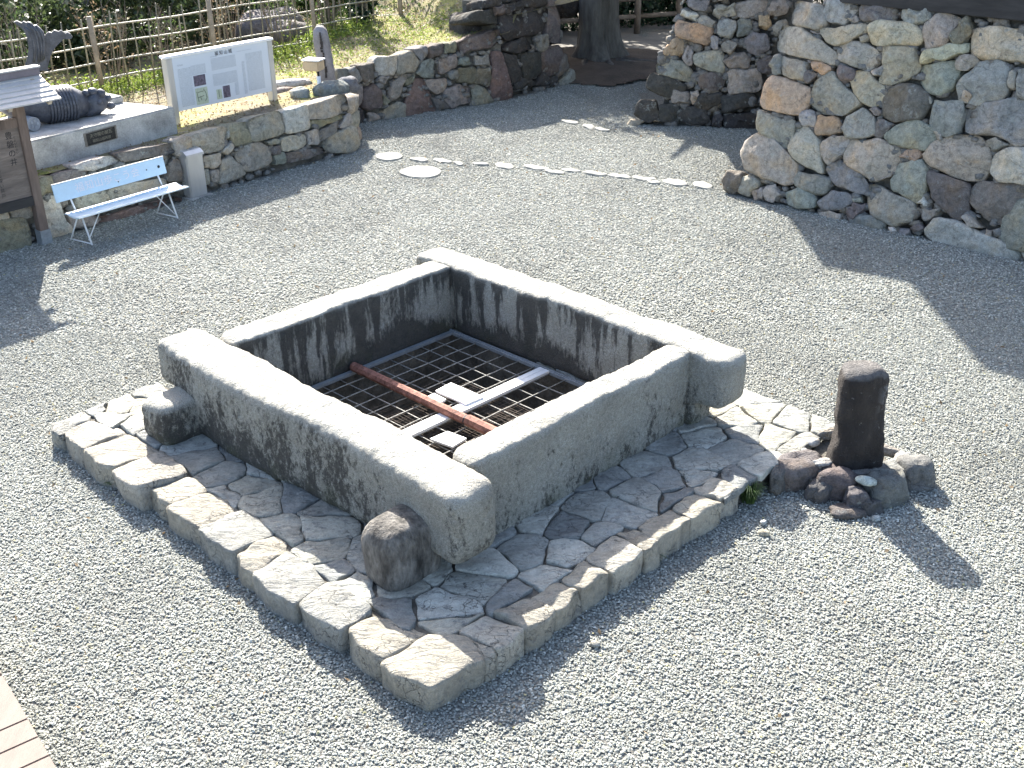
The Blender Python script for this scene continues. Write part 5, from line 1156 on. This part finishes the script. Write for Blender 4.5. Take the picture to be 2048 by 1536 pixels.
for i, (x, y, r, h) in enumerate([(.2, 31.5, 1.3, 2.6), (2.2, 32.5, 1.5, 2.8), (4.4, 33.2, 1.5, 2.8), (6.4, 33.8, 1.6, 3.0), (8.6, 34.2, 1.8, 3.0), (-1.6, 34.5, 1.8, 3.0), (3.2, 36, 2.2, 3.6), (7, 37, 2.4, 3.8)]):
    shrub(x, y, -.2, r, h, LEAF_D, 3600, .085, RL, 170+i, grp='woodland shrubs behind the log fence')
for i, (x, y) in enumerate([(-.6, 30.0), (.6, 30.4), (1.9, 30.9), (3.1, 31.2), (4.3, 31.7), (5.6, 32.1), (6.9, 32.6)]):
    shrub(x, y, -.1, .95, 1.15, LEAF_D, 2600, .07, 'low dark undergrowth shrub tight behind the log fence', 260+i, stem=False, grp='low undergrowth shrubs along the log fence')
for i, (x, y, h) in enumerate([(-.3, 30.6, 5), (.9, 30.9, 5.5), (3.0, 31.6, 5), (5.2, 32.2, 5.4), (6.6, 32.4, 5), (1.8, 34.2, 7), (4.6, 35.0, 7), (7.2, 35.5, 7.5), (-1.2, 33.8, 6.5)]):
    t = thing('thin_tree', Vector((x, y, 0)), ['thin dark trunk nearest the high corner wall behind the log fence', 'thin dark trunk behind the log fence just left of the big tree', 'thin dark trunk behind the log fence just right of the big tree', 'thin dark trunk between the big tree and the keep', 'thin dark trunk behind the keep corner', 'farther dark trunk deep in the woods above the big tree', 'farther dark trunk deep in the woods between big tree and keep', 'farther dark trunk deep in the woods behind the keep', 'farther dark trunk deep in the woods behind the high corner wall'][i], 'tree')
    m = MB(); m.tube([Vector((x, y, -.1)), Vector((x+.1, y, h*.5)), Vector((x-.1, y, h))], [.11, .09, .05], 8); m.build('trunk', BARK, t, True)
    cs = [(x+rnd.uniform(-1.9, 1.9), y+rnd.uniform(-1.6, 1.6), h+rnd.uniform(-2.2, 1.2), .8) for _ in range(16)]; leaves('crown', t, LEAF_D, 4200, lambda r: clumps(cs, 1.0, r), .12, 200+i)
TWIG = m_simple('bare_twig', (.20, .165, .13), .9, 0, .3)
for i, (ss_, off_, h) in enumerate([(-2.6, .35, 1.4), (-1.1, .5, 1.6), (.5, .45, 1.5), (1.6, .6, 1.3), (2.9, .4, 1.6), (4.4, .6, 1.7), (5.6, .5, 1.5)]):
    b = FP(ss_, 0)+Vector((-fdir.y, fdir.x, 0))*off_; b.z = terz(b.x, b.y); t = thing('bare_shrub', b, ['leafless twiggy shrub behind the bamboo fence left of the fish tail', 'leafless twiggy shrub behind the fence above the small sheet roof', 'leafless twiggy shrub behind the first fence post right of the fish tail', 'leafless twiggy shrub between the first two right fence posts', 'leafless twiggy shrub directly behind the information board', 'leafless twiggy shrub beside the big grey boulder behind the fence', 'leafless twiggy shrub behind the stone marker post'][i], 'shrub', 'leafless shrubs along the bamboo fence'); RR = random.Random(i); m = MB()
    for k in range(16):
        a = RR.uniform(0, 6.28); q = b+Vector((math.cos(a), math.sin(a), 0))*RR.uniform(.05, .2); e = q+Vector((math.cos(a)*RR.uniform(.1, .4), math.sin(a)*RR.uniform(.1, .4), h*RR.uniform(.6, 1)))
        mid_ = q.lerp(e, .5)+Vector((RR.uniform(-.06, .06), RR.uniform(-.06, .06), 0)); m.tube([q, mid_, e], [.010, .007, .003], 4, False)
        for _ in range(5):
            w = mid_.lerp(e, RR.uniform(0, 1)); a2 = RR.uniform(0, 6.28); m.tube([w, w+Vector((math.cos(a2)*.13, math.sin(a2)*.13, RR.uniform(.08, .2)))], [.005, .002], 3, False)
    m.build('stems', TWIG, t)
    cs = [(b.x+RR.uniform(-.3, .3), b.y+RR.uniform(-.3, .3), b.z+h*RR.uniform(.2, .9), .3) for _ in range(8)]; leaves('leaf_spray', t, LEAF_M if i % 2 else LEAF_B, 260, lambda r: clumps(cs, 1.0, r), .03, 300+i, kind='stuff')
def gfn(r):
    while True:
        x = r.uniform(-7, 6); y = r.uniform(5, 20)
        if pip(x, y, gravel_area) and not pip(x, y, plat): return (x, y, .022+r.uniform(0, .006))
leaves('leaf_litter', None, LEAF_B, 420, gfn, .022, 77, .5, 'small dry yellow leaves scattered thinly over the gravel', 'leaves', 'stuff')
# grass, weeds and litter on the terrace
def terr_fn(area, rz=.03):
    def f(r):
        while True:
            a = r.uniform(0, 1); b = r.uniform(0, 1); x = area[0]+(area[2]-area[0])*a; y = area[1]+(area[3]-area[1])*b
            z = terz(x, y)
            if z > .3: return (x, y, z+r.uniform(0, rz))
    return f
def band(p, q, w, rz):
    def f(r):
        while True:
            t = r.uniform(0, 1); o = r.normal()*w; x = p[0]+(q[0]-p[0])*t-(q[1]-p[1])/((q[0]-p[0])**2+(q[1]-p[1])**2)**.5*o; y = p[1]+(q[1]-p[1])*t+(q[0]-p[0])/((q[0]-p[0])**2+(q[1]-p[1])**2)**.5*o
            z = terz(x, y)
            if z > .3: return (x, y, z+abs(r.normal())*rz)
    return f
leaves('fallen_leaves', None, LEAF_B, 12000, terr_fn((-9, 14, .5, 27)), .022, 31, .6, 'dry fallen leaves and litter scattered over the terrace soil', 'leaves', 'stuff')
leaves('grass', None, LEAF_G, 9000, band((-8.2, 18.8), (-3.0, 24.6), .28, .10), .04, 32, .3, 'bright green weeds growing along the foot of the bamboo fence', 'grass', 'stuff')
leaves('grass', None, LEAF_G, 7000, band((-4.6, 21.5), (-1.2, 24.6), .9, .02), .028, 33, .3, 'patchy yellow green moss and grass behind the rising wall', 'grass', 'stuff')
leaves('grass', None, LEAF_M, 6000, band((-5, 27), (1.0, 28.5), 1.3, .03), .05, 34, .3, 'short lawn beyond the low bamboo rails', 'grass', 'stuff')
tuft_c = G(1497, 1000, .03)
def tf(name, c, N, r0, h, mat, label, seed):
    m = MB(); R = random.Random(seed)
    for _ in range(N):
        a = R.uniform(0, 6.28); b = Vector(c)+Vector((math.cos(a), math.sin(a), 0))*R.uniform(0, r0); e = Vector((math.cos(a), math.sin(a), 0))*R.uniform(.02, .09); w = Vector((-math.sin(a), math.cos(a), 0))*.004; hh = R.uniform(.5, 1)*h
        m.add([b-w, b+w, b+e*.5+Z*hh+w*.6, b+e*.5+Z*hh-w*.6, b+e*1.4+Z*hh*.9], [(0, 1, 2, 3), (3, 2, 4)])
    return setp(m.build(name, mat), label, 'grass')
tf('grass_tuft', tuft_c, 260, .07, .17, LEAF_M, 'dark green grass tuft in the notch between platform and rock base', 1)
tf('grass_tuft', G(1305, 1118, .01), 60, .05, .07, LEAF_M, 'small weed at the foot of the right platform edge', 2)
tf('grass_tuft', G(228, 968, .01), 60, .04, .06, LEAF_M, 'tiny weed at the foot of the left platform edge', 3)
# ================================================================== TIMBER DECK (bottom left)
dz = .25; da, db = G(5, 1350, dz), G(113, 1536, dz); dd = (db-da).normalized(); dn = Vector((dd.y, -dd.x, 0)); dn = dn if dn.x < 0 else -dn
dk = thing('timber_deck', da, 'corner of a pale pinkish board deck at the lower left edge of the picture', 'deck')
s = -.48
sp_ = [-.70, -.02, .49, .68, .87, 1.08, 1.3, 1.6, 1.9]
for i in range(len(sp_)-1):
    a_, b_ = sp_[i]+.006, sp_[i+1]-.003
    if i == 1: a_ += .015
    m = MB(); c = da+dd*((a_+b_)/2)+dn*1.5-Z*.02; m.obox(c, dd*((b_-a_)/2), dn*1.5, Z*.02); m.build('board', DECK, dk, bevel=.003)
m = MB(); m.obox(da+dd*.6+dn*1.5-Z*.15, dd*1.28, dn*1.46, Z*.105); m.build('joist_frame', DARKWOOD, dk)
# ================================================================== KEEP BUILDING (above the frame; its foot shows at the top right)
kb = thing('castle_keep', Vector((6, 17, 2.95)), 'dark timber foot of the castle keep resting on the high stone wall', 'castle')
P0, n, d, out = TP; top0 = P0-out*(.27*2.70)+Z*2.70
def KP(s, f, z): return top0+d*s-out*f+Z*z
m = MB(); m.obox(KP(4.4, .10, .13), d*3.4, out*.14, Z*.13); m.build('sill_beam', DARKWOOD, kb, bevel=.01)
m = MB(); m.obox(KP(4.4, .16, .40), d*3.4, out*.05, Z*.10); m.build('lower_rail', OLDWOOD, kb, bevel=.01)
for k in range(8): m = MB(); m.obox(KP(1.6+k*.95, .36, 1.2), d*.12, out*.12, Z*1.05); m.build('post', DARKWOOD, kb)
for k in range(12):
    m = MB(); m.obox(KP(1.3+k*.56, .42, 1.1), d*.27, out*.02, Z*.95); m.build('cladding_board', OLDWOOD, kb)
m = MB(); m.obox(KP(4.5, 2.6, 2.2), d*3.2, out*2.1, Z*2.2); m.build('wall', PLASTER, kb)
rb_ = Vector((6.2, 23.6, 0))
def roofbox(name, cx, cy, hx, hy, z0, z1, over, mat):
    V = [Vector((cx-hx-over, cy-hy-over, z0)), Vector((cx+hx+over, cy-hy-over, z0)), Vector((cx+hx+over, cy+hy+over, z0)), Vector((cx-hx-over, cy+hy+over, z0)), Vector((cx-hx, cy-hy, z1)), Vector((cx+hx, cy-hy, z1)), Vector((cx+hx, cy+hy, z1)), Vector((cx-hx, cy+hy, z1)), ]
    mk(name, V, [(3, 2, 1, 0), (0, 1, 5, 4), (1, 2, 6, 5), (2, 3, 7, 6), (3, 0, 4, 7), (4, 5, 6, 7)], mat, kb)
m = MB(); m.obox(Vector((5.6, 23.2, 4.6)), Vector((3.10, 0, 0)), Vector((0, 2.65, 0)), Vector((0, 0, 1.95))); m.build('wing_wall', PLASTER, kb)
roofbox('wing_roof', 5.6, 23.2, 3.08, 2.6, 4.9, 5.8, .62, TILE)
m = MB(); m.obox(Vector((5.6, 23.2, 6.2)), Vector((3.05, 0, 0)), Vector((0, 2.6, 0)), Vector((0, 0, 1.0))); m.build('wing_wall', PLASTER, kb)
roofbox('wing_roof', 5.6, 23.2, 3.0, 2.55, 7.0, 8.3, .66, TILE)
